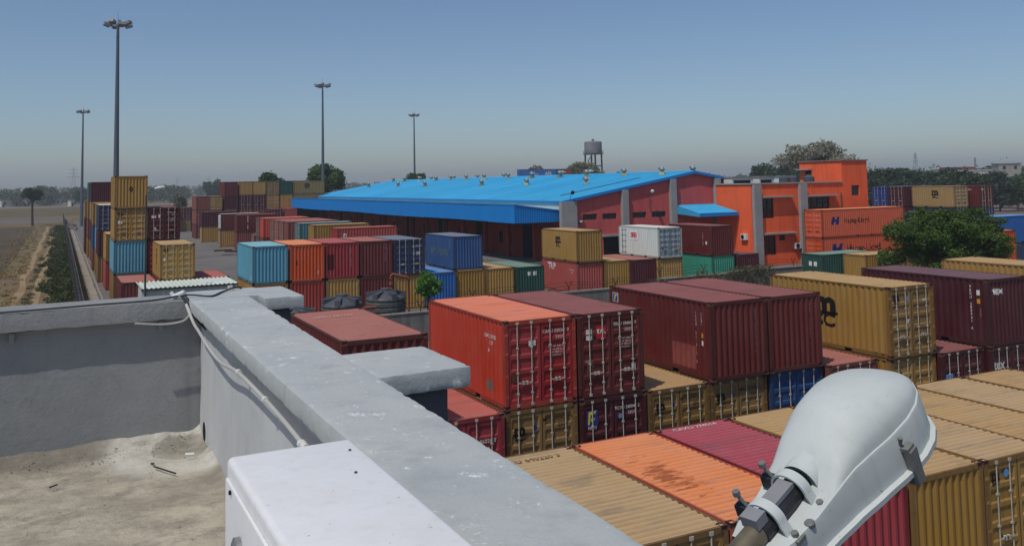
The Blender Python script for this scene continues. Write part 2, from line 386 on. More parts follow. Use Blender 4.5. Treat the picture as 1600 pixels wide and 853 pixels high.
def text_mesh(s, size, bold=0.0, align='CENTER'):
    cu = bpy.data.curves.new('txt', 'FONT'); cu.body = s; cu.size = size; cu.align_x = align; cu.align_y = 'CENTER'; cu.offset = bold*size; cu.resolution_u = 3
    o = bpy.data.objects.new('txt', cu); COL.objects.link(o)
    me = bpy.data.meshes.new_from_object(o.evaluated_get(bpy.context.evaluated_depsgraph_get()))
    bpy.data.objects.remove(o); bpy.data.curves.remove(cu); return me
def decal_mesh(verts_faces_list):
    m = MB()
    for v, f in verts_faces_list: m.add(v, f)
    return m.mesh('decal')
def place_decal(t, me, face, u, v, mat, name='lettering', sx=1.0, sy=1.0, rot=0.0, off=0.004, label=None):
    """put a flat mesh (xy plane) on a face of container t. face: 'front','left','right','roof';
    u = along the face (m from its left end as seen from outside), v = height (m); corrugated faces are followed"""
    L, H = t['cL'], t['cH']; D = cmesh(L, H); hx, hy = W/2, L/2
    bm = bmesh.new(); bm.from_mesh(me); bpy.data.meshes.remove(me)
    bmesh.ops.transform(bm, verts=bm.verts, matrix=Matrix.Translation((u, v, 0)) @ Matrix.Rotation(rot, 4, 'Z') @ Matrix.Diagonal((sx, sy, 1, 1)))
    pts = None
    if face in ('left', 'right'):
        pts = [(p[0]+hy, p[1]) for p in D['side_pts']]
        if face == 'left': pts = [(L-a, d) for a, d in pts][::-1]
    elif face == 'end': pts = [(p[0]+hx, p[1]) for p in D['end_pts']]
    if pts:
        us = [q.co.x for q in bm.verts]; lo, hi = min(us), max(us)
        for a, d in pts:
            if lo < a < hi:
                bmesh.ops.bisect_plane(bm, geom=bm.verts[:]+bm.edges[:]+bm.faces[:], plane_co=(a, 0, 0), plane_no=(1, 0, 0))
    for q in bm.verts:
        a, b = q.co.x, q.co.y
        if face == 'left':   q.co = (-hx+0.012+corr_at(pts, a)-off, hy-a, b)
        elif face == 'right': q.co = (hx-0.012-corr_at(pts, a)+off, a-hy, b)
        elif face == 'end':  q.co = (a-hx, -hy+0.012+corr_at(pts, a)-off, b)
        elif face == 'front': q.co = (a-hx, -hy+0.03-off, b)
        elif face == 'roof': q.co = (a-hx, b-hy, H-0.012+off)
    m2 = bpy.data.meshes.new(name); bm.to_mesh(m2); bm.free()
    o = obj(name, m2, mat, t); 
    if label: o['label'] = label
    return o
def txt(t, face, s, size, u, v, mat, bold=0.0, rot=0.0, sx=1.0, sy=1.0, align='CENTER', off=0.004):
    return place_decal(t, text_mesh(s, size, bold, align), face, u, v, mat, 'lettering', sx, sy, rot, off)
def plate(t, face, u, v, a, b, mat, off=0.003, name='sticker'):
    m = MB(); m.add([(-a/2, -b/2, 0), (a/2, -b/2, 0), (a/2, b/2, 0), (-a/2, b/2, 0)], [(0, 1, 2, 3)])
    return place_decal(t, m.mesh('d'), face, u, v, mat, name, off=off)
def disc(t, face, u, v, r, mat, off=0.003, n=14):
    m = MB(); m.add([(r*math.cos(2*math.pi*i/n), r*1.05*math.sin(2*math.pi*i/n), 0) for i in range(n)], [tuple(range(n))])
    return place_decal(t, m.mesh('d'), face, u, v, mat, 'sticker', off=off)
def msc(t, face, u, v, h):
    """the two-line black mark: a wide m underlined over sc"""
    k = h
    place_decal(t, text_mesh('m', 0.98*k, 0.05), face, u, v+0.26*k, INK_K, 'lettering', 1.12, 1.0)
    m = MB(); m.add([(-0.50*k, -0.035*k, 0), (0.52*k, -0.035*k, 0), (0.52*k, 0.035*k, 0), (-0.50*k, 0.035*k, 0)], [(0, 1, 2, 3)])
    place_decal(t, m.mesh('d'), face, u, v+0.005*k, INK_K, 'lettering')
    return place_decal(t, text_mesh('SC', 0.54*k, 0.04), face, u, v-0.23*k, INK_K, 'lettering', 1.2, 1.0)
def vnum(t, face, s, size, u, vtop, mat):
    """characters one below the other"""
    n = len(s)
    for i, ch in enumerate(s):
        if ch != ' ': txt(t, face, ch, size, u, vtop-i*size*0.95, mat, 0.02)
def door_marks(t, num, code='22G1', mat=INK_W, rows=True):
    txt(t, 'front', num, 0.135, 1.75, 2.18, mat, 0.012); txt(t, 'front', code, 0.125, 1.88, 1.99, mat, 0.012)
    if rows:
        for k in range(4):
            txt(t, 'front', ('MAX WT  30480 KG', 'TARE  2200 KG', 'NET  28280 KG', 'CU.CAP 33.2')[k], 0.062, 1.76, 1.72-0.09*k, mat, 0.01)

# ================================================================== SETTING
def ground_mat():
    m, nt, b = new_mat('dry_earth', 0.95, 0, 0.1)
    v = coords(nt, rnd=False); n1 = noise_n(nt, v, 0.02, 6); n2 = noise_n(nt, v, 0.4, 8, 0.7); n3 = noise_n(nt, coords(nt, (0.004, 0.05, 1), False), 1.0, 4)
    C = mixc(nt, ramp(nt, n1, 0.35, 0.65), rgb(112,98,80), rgb(134,118,94))
    C = mixc(nt, ramp(nt, n3, 0.45, 0.6, 0, 0.6), C, rgb(96,92,62))
    C = mixc(nt, ramp(nt, n2, 0.4, 0.75, 0, 0.45), C, rgb(86,74,58))
    nt.links.new(C, b.inputs['Base Color']); bump(nt, b, n2, 0.5, 0.2); return m
def sheet(name, pts, z, mat, kind='structure', label=None):
    m = MB(); m.add([(x, y, z) for x, y in pts], [tuple(range(len(pts)))]); return m.build(name, mat, kind=kind, label=label)
n = 96
sheet('ground', [(2800*math.cos(2*math.pi*i/n), 2800*math.sin(2*math.pi*i/n)) for i in range(n)], -0.03, ground_mat())
def soil(name, a, bcol, sc=0.3, rows=0.0, b2=0.5):
    m, nt, b = new_mat(name, 0.95, 0, 0.1)
    v = coords(nt, rnd=False); n1 = noise_n(nt, v, sc*0.25, 6); n2 = noise_n(nt, v, sc*3, 8, 0.75)
    C = mixc(nt, ramp(nt, n1, 0.35, 0.65), a, bcol); C = mixc(nt, ramp(nt, n2, 0.35, 0.8, 0, 0.55), C, scale_c(a, 0.55))
    nt.links.new(C, b.inputs['Base Color']); bump(nt, b, n2, b2, 0.15); return m
def wavy(pts, amp, step=4.0):
    out = []
    for i, p in enumerate(pts):
        q = pts[(i+1) % len(pts)]; d = math.hypot(q[0]-p[0], q[1]-p[1]); k = max(1, int(d/step))
        for j in range(k):
            t = j/k; x = p[0]+(q[0]-p[0])*t; y = p[1]+(q[1]-p[1])*t
            nv = noise.noise_vector(Vector((x*0.13, y*0.13, 3.1))); out.append((x+nv.x*amp, y+nv.y*amp))
    return out
STUBBLE = soil('stubble', rgb(110,92,66), rgb(130,110,80), 0.5); PLOUGH = soil('ploughed', rgb(82,72,60), rgb(98,87,73), 0.4)
GREENF = soil('weedy_field', rgb(92,84,56), rgb(110,99,70), 0.3); PALEF = soil('pale_field', rgb(118,106,90), rgb(134,120,101), 0.2)
sheet('field_ploughed', wavy([(-90, 95), (-5.6, 95), (-5.2, 268), (-120, 268)], 0.5), -0.012, PLOUGH)
sheet('field_stubble', wavy([(-60, 40), (-4.4, 40), (-4.6, 96), (-70, 96)], 0.5), -0.008, STUBBLE)
sheet('field_bank', wavy([(-130, 268), (1.2, 268), (1.2, 292), (-140, 292)], 0.8), -0.008, STUBBLE)
sheet('field_fallow', wavy([(-260, 292), (1.0, 292), (1.0, 372), (-300, 372)], 1.0), -0.012, soil('fallow', rgb(104,98,88), rgb(120,112,100), 0.2))
sheet('field_green', wavy([(-500, 374), (40, 374), (60, 560), (-600, 560)], 2.0), -0.010, GREENF)
sheet('field_pale', wavy([(-700, 562), (220, 562), (240, 800), (-900, 800)], 3.0), -0.012, PALEF)
sheet('field_green_far', wavy([(-1200, 802), (400, 802), (500, 1150), (-1500, 1150)], 4.0, 20), -0.010, GREENF)
sheet('field_mid', wavy([(4, 300), (150, 300), (170, 372), (4, 372)], 1.0), -0.008, STUBBLE)
sheet('field_right_dark', wavy([(150, 90), (420, 160), (420, 300), (150, 180)], 2.0), -0.010, soil('dark_field', rgb(112,98,92), rgb(128,112,102), 0.15))
TRACK = soil('track_dust', rgb(142,122,94), rgb(164,143,112), 0.8, b2=0.3)
sheet('dirt_track', wavy([(-4.6, 30), (-1.1, 30), (-0.9, 120), (-0.2, 262), (-2.9, 262), (-3.8, 120)], 0.25, 2.0), -0.002, soil('track_verge', rgb(116,98,72), rgb(132,112,83), 0.8))
for x0 in (-3.55, -2.05):
    pts = []
    for k in range(60):
        y = 30+k*3.95; sh = (y-30)/232*1.25; pts.append((x0+sh+0.16*math.sin(k*0.7+x0), y))
    sheet('wheel_rut', [(x-0.30-0.12*math.sin(i*1.3), y) for i, (x, y) in enumerate(pts)] + [(x+0.30+0.1*math.cos(i*1.1), y) for i, (x, y) in reversed(list(enumerate(pts)))], 0.004, TRACK)

def yard_mat():
    m, nt, b = new_mat('yard_paving', 0.85, 0, 0.25)
    v = coords(nt, rnd=False); n1 = noise_n(nt, v, 0.12, 6); n2 = noise_n(nt, v, 3.0, 8, 0.7); n3 = noise_n(nt, coords(nt, (0.05, 0.6, 1), False), 0.8, 5)
    C = mixc(nt, ramp(nt, n1, 0.3, 0.7), rgb(104,100,98), rgb(124,118,112)); C = mixc(nt, ramp(nt, n3, 0.5, 0.7, 0, 0.5), C, rgb(84,82,82))
    C = mixc(nt, ramp(nt, n2, 0.4, 0.8, 0, 0.3), C, rgb(70,66,64)); nt.links.new(C, b.inputs['Base Color']); bump(nt, b, n2, 0.2, 0.02); return m
sheet('yard_pavement', [(3.2, -20), (150, -20), (150, 100), (120, 300), (3.2, 300)], 0.006, yard_mat())
CONC = flat('concrete_pale', rgb(150,142,130), 0.9, 0, 0.3, 1.2, 0.4, 12, rnd=False)
CONC_D = flat('concrete_grey', rgb(116,114,110), 0.9, 0, 0.35, 0.8, 0.5, 10, rnd=False)
# kerb slabs of the drain along the boundary wall: each slab a piece
kd = thing('drain_cover', 'line of pale concrete drain slabs beside the long boundary wall', 'drain', (2.85, 60, 0))
slab = MB().cbox(0, 0, 0, 0.62, 1.92, 0.12).mesh('slab')
for k in range(100):
    o = obj('slab', slab, CONC, kd); o.location = (random.uniform(-.03, .03), k*2.0, random.uniform(-.02, .02)); o.rotation_euler = (0, 0, random.uniform(-.012, .012))
k2 = thing('kerb', 'narrow concrete kerb edging the container yard by the drain slabs', 'kerb', (3.42, 60, 0))
ks = MB().cbox(0, 0, 0, 0.14, 2.44, 0.14).mesh('kerb_stone')
for k in range(80):
    o = obj('kerb_stone', ks, CONC, k2); o.location = (random.uniform(-.015, .015), k*2.5, 0)

# ---------------------------------------------------------------- long boundary wall on the left: precast panels between posts
bw = thing('boundary_wall', 'long dark precast concrete boundary wall between the dirt track and the container yard', 'wall', (1.40, 40, 0))
DARKC = flat('weathered_concrete', rgb(84,84,82), 0.92, 0, 0.4, 1.5, 0.6, 8)
pl = MB().cbox(0, 0, 0, 0.07, 2.30, 0.38).mesh('wall_plank'); po = MB().cbox(0, 0, 0, 0.16, 0.15, 2.05).mesh('wall_post')
yw = 0; cnt = 0
while yw < 288:
    o = obj('wall_post', po, DARKC, bw); o.location = (0, yw, 0)
    for k in range(5):
        if cnt < 290:
            q = obj('wall_plank', pl, DARKC, bw); q.location = (random.uniform(-.006, .006), yw+1.225, 0.01+k*0.39); cnt += 1
        elif k == 0:
            MB().cbox(0, yw+1.225, 0.01, 0.06, 2.30, 1.94).build('wall_plank', DARKC, bw)
    yw += 2.45
# coiled razor wire along the top of the wall
m = MB(); pts = []
for k in range(1500):
    a = k*0.62; pts.append((0.17*math.cos(a), 16+k*0.10, 2.16+0.17*math.sin(a)))
m.path(pts, 0.007, 3); m.build('razor_wire', flat('wire', rgb(92,92,92), 0.5, 0.6, 0.2), bw)

# ---------------------------------------------------------------- leaf clouds
def leaf_mesh(name, blobs, n, size, flatten=0.6, seed=0, shell=0.55):
    """n small leaf quads spread through ellipsoid blobs (cx,cy,cz,rx,ry,rz,weight)"""
    rg = np.random.default_rng(seed)
    ws = np.array([b[6] if len(b) > 6 else b[3]*b[4]*b[5] for b in blobs], float); ws /= ws.sum()
    idx = rg.choice(len(blobs), n, p=ws); B = np.array([b[:6] for b in blobs], float)[idx]
    d = rg.normal(size=(n, 3)); d /= np.linalg.norm(d, axis=1)[:, None]
    r = (rg.random(n)**(1/3.0))*(1-shell)+shell*rg.random(n)**0.35
    bumpy = 1+0.22*np.sin(d[:, 0]*7+B[:, 0])*np.cos(d[:, 1]*6+B[:, 1])+0.14*np.sin(d[:, 2]*11+B[:, 2]*3)
    ctr = B[:, :3]+d*B[:, 3:6]*(r*bumpy)[:, None]
    a = rg.normal(size=(n, 3)); a[:, 2] *= flatten; a /= np.linalg.norm(a, axis=1)[:, None]
    t = rg.normal(size=(n, 3)); bvec = np.cross(a, t); bvec /= np.linalg.norm(bvec, axis=1)[:, None]
    sz = size*(0.55+0.9*rg.random(n))[:, None]
    v = np.stack([ctr-a*sz, ctr-bvec*sz*0.45, ctr+a*sz, ctr+bvec*sz*0.45], 1).reshape(-1, 3)
    me = bpy.data.meshes.new(name); me.vertices.add(4*n); me.vertices.foreach_set('co', v.astype(np.float32).ravel())
    me.loops.add(4*n); me.loops.foreach_set('vertex_index', np.arange(4*n, dtype=np.int32))
    me.polygons.add(n); me.polygons.foreach_set('loop_start', np.arange(0, 4*n, 4, dtype=np.int32)); me.polygons.foreach_set('loop_total', np.full(n, 4, dtype=np.int32))
    me.update(calc_edges=True); return me
def leaf_mat(name, a, b_, rough=0.6, trans=0.25):
    if name in MATS: return MATS[name]
    m, nt, b = new_mat(name, rough, 0, 0.25)
    v = coords(nt); n1 = noise_n(nt, v, 0.5, 4); ge = nt.nodes.new('ShaderNodeNewGeometry')
    C = mixc(nt, ramp(nt, n1, 0.35, 0.65), a, b_); C = mixc(nt, ramp(nt, ge.outputs['Random Per Island'], 0, 1, 0, 0.55), C, scale_c(b_, 1.35))
    nt.links.new(C, b.inputs['Base Color'])
    tr = nt.nodes.new('ShaderNodeBsdfTranslucent'); nt.links.new(C, tr.inputs['Color'])
    mx = nt.nodes.new('ShaderNodeMixShader'); mx.inputs[0].default_value = trans
    nt.links.new(b.outputs[0], mx.inputs[1]); nt.links.new(tr.outputs[0], mx.inputs[2])
    nt.links.new(mx.outputs[0], nt.nodes['Material Output'].inputs['Surface']); MATS[name] = m; return m
LEAF_T = leaf_mat('leaf_acacia', rgb(46,66,26), rgb(80,102,42), trans=.2)
BARK = flat('bark', rgb(82,70,58), 0.95, 0, 0.4, 4, 0.6, 20)
LEAF_G = leaf_mat('leaf_green', rgb(40,62,26), rgb(62,88,38), trans=.15); LEAF_D = leaf_mat('leaf_dark', rgb(36,52,32), rgb(58,74,42), trans=.15)
LEAF_O = leaf_mat('leaf_olive', rgb(88,92,62), rgb(118,118,84)); LEAF_P = leaf_mat('leaf_dusty', rgb(118,116,100), rgb(146,142,122))
LEAF_B = leaf_mat('leaf_bright', rgb(60,104,40), rgb(98,140,58))
def limbs(trunk_h, r, tips, seed):
    rg = random.Random(seed); m = MB()
    pts = [(0, 0, -0.1)]; x = y = 0
    for k in range(1, 5):
        x += rg.uniform(-.08, .08)*trunk_h*0.3; y += rg.uniform(-.08, .08)*trunk_h*0.3; pts.append((x, y, trunk_h*k/4))
    m.path(pts, [r*1.25, r, r*0.9, r*0.82, r*0.7], 8)
    top = Vector(pts[-1])
    for tx, ty, tz in tips:
        t = Vector((tx, ty, tz)); mid = top.lerp(t, 0.5)+Vector((rg.uniform(-.3, .3), rg.uniform(-.3, .3), rg.uniform(0, .5)))*0.25*(t-top).length
        m.path([top-Vector((0, 0, 0.15)), top.lerp(mid, 0.5), mid, t], [r*0.55, r*0.45, r*0.3, r*0.08], 6)
    return m
def tree(label, loc, trunk_h, r, blobs, n, size, mat, seed=1, group=None, name='tree', cat='tree', shell=0.55):
    t = thing(name, label, cat, loc, 0, group)
    limbs(trunk_h, r, [(b[0]*0.8, b[1]*0.8, b[2]) for b in blobs], seed).build('trunk', BARK, t, smooth=True)
    obj('crown', leaf_mesh('crown', blobs, n, size, 0.7, seed, shell), mat, t)
    return t
def rblobs(seed, cx, cy, cz, rx, ry, rz, k, sub=0.45):
    rg = random.Random(seed); out = []
    for i in range(k):
        a = rg.uniform(0, 2*math.pi); u = rg.uniform(-0.75, 0.9); q = math.sqrt(1-u*u)*rg.uniform(0.45, 0.8)
        f = rg.uniform(0.7, 1.25)*sub
        out.append((cx+rx*q*math.cos(a), cy+ry*q*math.sin(a), cz+rz*u*0.75, rx*f, ry*f, rz*f))
    return out

# ---------------------------------------------------------------- verge of weeds left of the wall
def scatter_strip(name, label, n, xf, y0, y1, hmax, size, mat, seed, ypow=1.0):
    rg = np.random.default_rng(seed); blobs = []
    for k in range(n):
        y = y0+(y1-y0)*(rg.random()**ypow); xa, xb = xf(y); h = hmax*(0.35+0.65*rg.random())
        blobs.append((rg.uniform(xa, xb), y, h*0.45, 0.42, 0.6, h*0.55, 1.0))
    o = obj(name, leaf_mesh(name, blobs, n*34, size, 1.0, seed, 0.3), mat); return tag(o, label, 'weeds', kind='stuff')
scatter_strip('weeds', 'dense green weeds growing along the foot of the boundary wall', 1000, lambda y: (-0.95+y/400+1.0*math.sin(y*.31)*math.sin(y*.083)+.5*math.sin(y*1.7), 1.25), 66, 262, 0.7, 0.15, leaf_mat('weed', rgb(42,54,30), rgb(74,80,44)), 3, 1.5)
scatter_strip('dry_grass', 'tufts of dry grass beside the dirt track', 260, lambda y: (-6.0-y*0.01, -3.6+y/400), 70, 262, 0.22, 0.11, leaf_mat('straw', rgb(128,108,66), rgb(150,130,84)), 4, 1.4)
scatter_strip('track_grass', 'low grass strip between the wheel ruts of the dirt track', 90, lambda y: (-2.75+(y-30)/232*1.25, -2.35+(y-30)/232*1.25), 66, 262, 0.14, 0.08, MATS['weed'], 5, 1.4)

# ================================================================== CONTAINERS
# ---- row A, nearest, one high
YA = 14.0; GA = 'front row of containers below the parapet'
a = con('tan container roof with grey smears, first of the front row beside the parapet', 9.25, YA, 0, 'ochre', near=True, roof='tan', group=GA)
txt(a, 'roof', 'MSCU 640220 3', 0.26, 1.0, 5.55, flat('ink_grime', rgb(120,96,66), .8), 0.01)
a = con('bright orange container roof streaked with dark rust, second of the front row', 11.77, YA, 0, 'orange', near=True, group=GA)
for o in a.children:
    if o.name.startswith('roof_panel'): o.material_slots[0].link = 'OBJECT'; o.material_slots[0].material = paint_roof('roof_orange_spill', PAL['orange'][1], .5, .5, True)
a = con('crimson container roof with pale scratched ribs, third of the front row', 14.30, YA, 0, 'crimson', 'blind', near=True, group=GA)
txt(a, 'roof', 'CAXU 274514', 0.24, 1.2, 5.80, INK_W, 0.01)
a = con('yellow container with corrugated blind end, behind the street lamp in the front row', 16.85, YA, 0, 'yellow', 'blind', near=True, group=GA)
a = con('yellow container with black door mark at right edge of the front row', 19.37, YA, 0, 'yellow', near=True, roof='tan', group=GA)
msc(a, 'front', 0.40, 2.10, 0.34); disc(a, 'front', 0.80, 2.2, 0.09, INK_C)
a = con('tan container, sixth roof of the front row, at the right edge', 21.78, YA, 0, 'yellow', near=True, group=GA)
a = con('pale tan container with dark smear, seventh roof of the front row', 24.28, YA, 0, 'ochre', roof='tan', near=True, group=GA)
a = con('tan container at the far right end of the front row', 26.82, YA, 0, 'yellow', near=True, group=GA)

# ---- row B, two high
GB = 'second row of containers, two high'
B = {}
def bcon(key, label, x, y, lvl, colour, front='door', **k): B[key] = con(label, x, y, lvl, colour, front, near=True, group=GB, **k); return B[key]
bcon('b-1_0', 'maroon container mostly hidden under the flat maroon one behind the parapet', 6.75, 23.3, 0, 'maroon', 'blind')
t = bcon('b-1_1', 'maroon container with brown roof ribs just behind the parapet piers', 6.72, 23.3, 1, 'maroon', 'blind', roof='brown')
txt(t, 'roof', 'TEXU 281127', 0.22, 1.1, 4.7, INK_W, 0.01); txt(t, 'end', 'G', 0.14, 1.85, 2.0, INK_G, 0.01)
t = bcon('b0_0', 'crimson container with pinkish ribbed roof at the foot of the vermilion one', 9.25, 23.75, 0, 'crimson', roof='brick')
txt(t, 'front', 'CRXU 286026 0', 0.16, 1.62, 1.86, INK_W, 0.012); txt(t, 'front', '22G1', 0.14, 1.8, 1.65, INK_W, 0.012); txt(t, 'roof', 'CRXU 286026', 0.12, 0.85, 0.22, INK_W, 0.01)
t = bcon('b1_0', 'yellow container with black door mark under the vermilion container', 11.79, 23.85, 0, 'ochre')
msc(t, 'front', 0.46, 1.86, 0.44); disc(t, 'front', 0.98, 2.0, 0.075, INK_B); txt(t, 'front', 'MEDU 304220 5', 0.15, 1.75, 2.18, INK_K, 0.01); txt(t, 'front', '22G1', 0.15, 1.92, 1.98, INK_K, 0.01)
t = bcon('b1_1', 'vermilion container with closed red doors and a sunlit orange roof', 11.79, 23.85, 1, 'vermilion')
DOOR_R = P('red')
for o in t.children:
    if o.name.startswith('door'):
        o.material_slots[0].link = 'OBJECT'; o.material_slots[0].material = DOOR_R; o['label'] = 'dark red door leaf'
door_marks(t, 'CAXU 020361 0'); plate(t, 'front', 0.93, 1.88, 0.24, 0.16, INK_W); plate(t, 'front', 0.33, 0.93, 0.22, 0.3, flat('grime_patch', rgb(96,52,38), .9))
txt(t, 'left', 'LAX 621015', 0.16, 4.98, 2.02, INK_W, 0.015); txt(t, 'left', '2 2 1', 0.15, 5.1, 1.83, INK_W, 0.012); txt(t, 'left', '80', 0.15, 4.9, 1.58, INK_W, 0.012)
plate(t, 'left', 4.92, 0.55, 0.42, 0.32, flat('patch_grey', rgb(120,96,88), .8), name='repair_patch')
t = bcon('b2_0', 'wine red container with blue and yellow flag sticker on its left door', 14.31, 23.8, 0, 'wine')
plate(t, 'front', 0.42, 2.02, 0.40, 0.48, INK_B); 
m = MB(); m.add([(-.13,.17,0),(.15,.19,0),(.10,.09,0),(-.06,.08,0),(-.10,-.20,0),(-.16,-.22,0)], [(0,1,2,3),(0,3,4,5)]); place_decal(t, m.mesh('d'), 'front', .42, 2.04, INK_Y, off=.006)
m = MB(); m.add([(-.05,.03,0),(.10,.04,0),(.06,-.05,0),(-.07,-.06,0)], [(0,1,2,3)]); place_decal(t, m.mesh('d'), 'front', .43, 1.98, INK_Y, off=.006)
txt(t, 'front', 'FESCO', 0.11, .42, 1.72, INK_W, .02); txt(t, 'front', 'www.fesco.com', 0.07, .5, 1.55, INK_G, .01)
txt(t, 'front', 'TCVU 240041 2', .14, 1.72, 2.2, INK_W, .012); txt(t, 'front', '22G1', .13, 1.88, 2.02, INK_W, .012); disc(t, 'front', 1.45, 1.95, .07, INK_C)
t = bcon('b2_1', 'dark maroon container with red square sticker and white plates on its doors', 14.31, 23.85, 1, 'maroon')
plate(t, 'front', 0.86, 1.98, .36, .40, INK_R); txt(t, 'front', 'TAL', .19, .86, 2.0, INK_W, .03, off=.007); plate(t, 'front', .42, 2.02, .22, .15, INK_W); plate(t, 'front', .42, 1.84, .22, .13, INK_W)
door_marks(t, 'TRLU 184465 9'); plate(t, 'front', 2.05, .80, .15, .24, INK_W); plate(t, 'front', .40, 1.12, .24, .09, INK_G); plate(t, 'front', .44, .85, .26, .36, flat('patch_dark', rgb(96,60,56), .8))
for i, (xx, key, lab) in enumerate(((16.83, 'b3_0', 'yellow container with bare sunlit roof between two taller stacks in the second row'), (19.30, 'b4_0', 'yellow container with black door mark under the dull maroon container'))):
    t = bcon(key, lab, xx, 23.75, 0, 'ochre'); msc(t, 'front', 0.46, 1.96, 0.40); disc(t, 'front', .96, 2.05, .07, INK_B)
    txt(t, 'front', ('MEDU 184028 5', 'MEDU 275506 1')[i], .14, 1.72, 2.18, INK_K, .01); txt(t, 'front', '22G1', .14, 1.9, 1.98, INK_K, .01)
t = bcon('b4_1', 'maroon blind ended container with flag sticker and pale repaint patch on its long side', 19.28, 23.6, 1, 'maroon', 'blind')
plate(t, 'left', .38, 2.18, .34, .34, INK_W); plate(t, 'left', .38, 2.18, .30, .30, INK_B, .006); m = MB(); m.add([(-.08,.11,0),(.12,.12,0),(.09,.05,0),(-.02,.05,0),(-.06,-.12,0),(-.10,-.12,0)], [(0,1,2,3),(0,3,4,5)]); place_decal(t, m.mesh('d'), 'left', .38, 2.18, INK_Y, off=.009)
vnum(t, 'left', 'LAXU 621015 8', .145, 5.25, 2.2, INK_W); vnum(t, 'left', '22G1', .12, 5.55, 2.15, INK_W); plate(t, 'left', 5.58, 1.45, .1, .16, INK_O); plate(t, 'left', 5.58, 1.2, .1, .16, INK_W)
vnum(t, 'end', 'LAXU 621015 8', .13, 1.93, 2.3, INK_G)
plate(t, 'left', 4.55, .66, 1.25, .78, flat('repaint', rgb(136,70,66), .6), name='repair_patch')
t = bcon('b5_0', 'blue doored container under the second maroon blind ended container', 21.86, 23.7, 0, 'blue')
t = bcon('b5_1', 'maroon blind ended container, right one of the pair, beside the yellow lettered side', 21.80, 23.6, 1, 'maroon', 'blind')
vnum(t, 'end', 'LAXU 620882 1', .13, 1.93, 2.3, INK_G)
t = bcon('b6_0', 'brown red container with bare pink roof left of the yellow lettered one', 24.42, 23.5, 0, 'brown')
t = bcon('b7_0', 'yellow container partly hidden by the lamp head under the lettered yellow container', 27.05, 23.1, 0, 'yellow'); msc(t, 'front', 0.46, 1.9, 0.40)
t = bcon('b7_1', 'mustard container with huge black letters on its side and rusty olive doors', 27.05, 23.05, 1, 'yellow')
msc(t, 'left', 2.95, 1.34, 1.32); msc(t, 'front', .44, 2.1, .36); disc(t, 'front', .98, 2.12, .09, INK_C); plate(t, 'front', 1.95, 2.02, .24, .08, INK_W)
m = MB(); m.add([(-.1,.09,0),(.1,.09,0),(0,-.11,0)], [(0,1,2)]); place_decal(t, m.mesh('d'), 'front', 1.0, 1.28, INK_W)
for o in t.children:
    if o.name.startswith('door'): o.material_slots[0].link = 'OBJECT'; o.material_slots[0].material = P('ochre')
t = bcon('b8_0', 'wine red container with bare ribbed roof right of the mustard stack', 29.58, 22.9, 0, 'wine', roof='maroon')
plate(t, 'front', .42, 1.7, .40, .17, INK_C); txt(t, 'front', 'TEXU 280217 5', .13, 1.75, 2.0, INK_G, .012)
t = bcon('b9_0', 'dark plum container with pale three letter mark low on its doors', 32.05, 22.6, 0, 'plum'); txt(t, 'front', 'tex', .5, .42, 1.9, INK_W, .03)
t = bcon('b9_1', 'plum container with pale three letter mark on its blind end', 32.0, 22.6, 1, 'plum', 'blind')
txt(t, 'end', 'tex', .46, .62, 2.12, INK_W, .03); vnum(t, 'left', 'TEXU 280941 6', .14, 5.3, 2.25, INK_W); plate(t, 'left', 5.62, 2.05, .12, .2, INK_W); plate(t, 'left', 5.62, 1.72, .12, .18, INK_O); vnum(t, 'left', '22G1', .1, 5.68, 1.4, INK_G)
t = bcon('b10_0', 'maroon container at ground level beside the plum stack', 34.56, 22.7, 0, 'maroon')
t = bcon('b11_0', 'yellow container under the one in front of the big tree', 38.1, 23.2, 0, 'ochre')
t = bcon('b11_1', 'yellow container with tan roof in front of the big green tree', 38.1, 23.2, 1, 'yellow')

# ---- row C beyond the inner wall
GC = 'third row of containers beyond the low wall'
def cc(label, x, y, lvl, colour, front='blind', **k): return con(label, x, y, lvl, colour, front, group=GC, **k)
cc('yellow container under the aqua one at the left end of the third row', 12.0, 63.3, 0, 'yellow')
cc('brick red container under the orange one in the third row', 14.58, 63.3, 0, 'brick'); cc('yellow container under the red one, behind the black tanks', 17.15, 63.3, 0, 'yellow')
cc('maroon container under the dull maroon one, behind the black tanks', 19.7, 63.3, 0, 'maroon'); cc('yellow container under the navy doors beside the brown pipe', 22.25, 63.3, 0, 'yellow')
t = cc('aqua container at the left end of the third row, top level', 12.0, 63.3, 1, 'aqua'); txt(t, 'left', 'A 2204', .24, 5.2, .38, INK_W, .02); vnum(t, 'left', 'CRXU 266104', .2, .35, 2.3, INK_W)
t = cc('bright orange blind ended container beside the aqua one', 14.58, 63.3, 1, 'orange'); txt(t, 'end', '/', .26, 2.0, .55, INK_W, .03); plate(t, 'end', .5, 1.3, .10, .3, flat('soot', rgb(70,38,26), .9))
t = cc('red blind ended container between the orange and the maroon ones', 17.15, 63.35, 1, 'red'); vnum(t, 'end', 'GATU 104725', .13, 1.85, 2.1, INK_W); plate(t, 'end', .35, 1.2, .5, 1.1, flat('soot_red', rgb(80,24,26), .9))
t = cc('dull maroon blind ended container between the red and the navy ones', 19.7, 63.3, 1, 'maroon', roof='brown'); vnum(t, 'end', 'TEXU 290034', .13, 1.9, 2.3, INK_W)
t = cc('navy container showing its barred doors at the right of the upper third row', 22.25, 63.2, 1, 'navy', 'door'); txt(t, 'front', 'SU 7147', .2, 1.8, 2.05, INK_W, .012); txt(t, 'front', 'S ST', .32, 1.78, 1.5, INK_W, .02)
cc('bright blue container behind the small shrub', 24.75, 63.2, 0, 'azure')
cc('yellow container under the blue weathered one', 27.28, 63.4, 0, 'yellow'); t = cc('weathered blue container standing alone on the yellow ones', 27.26, 63.7, 1, 'blue', roof='navy')
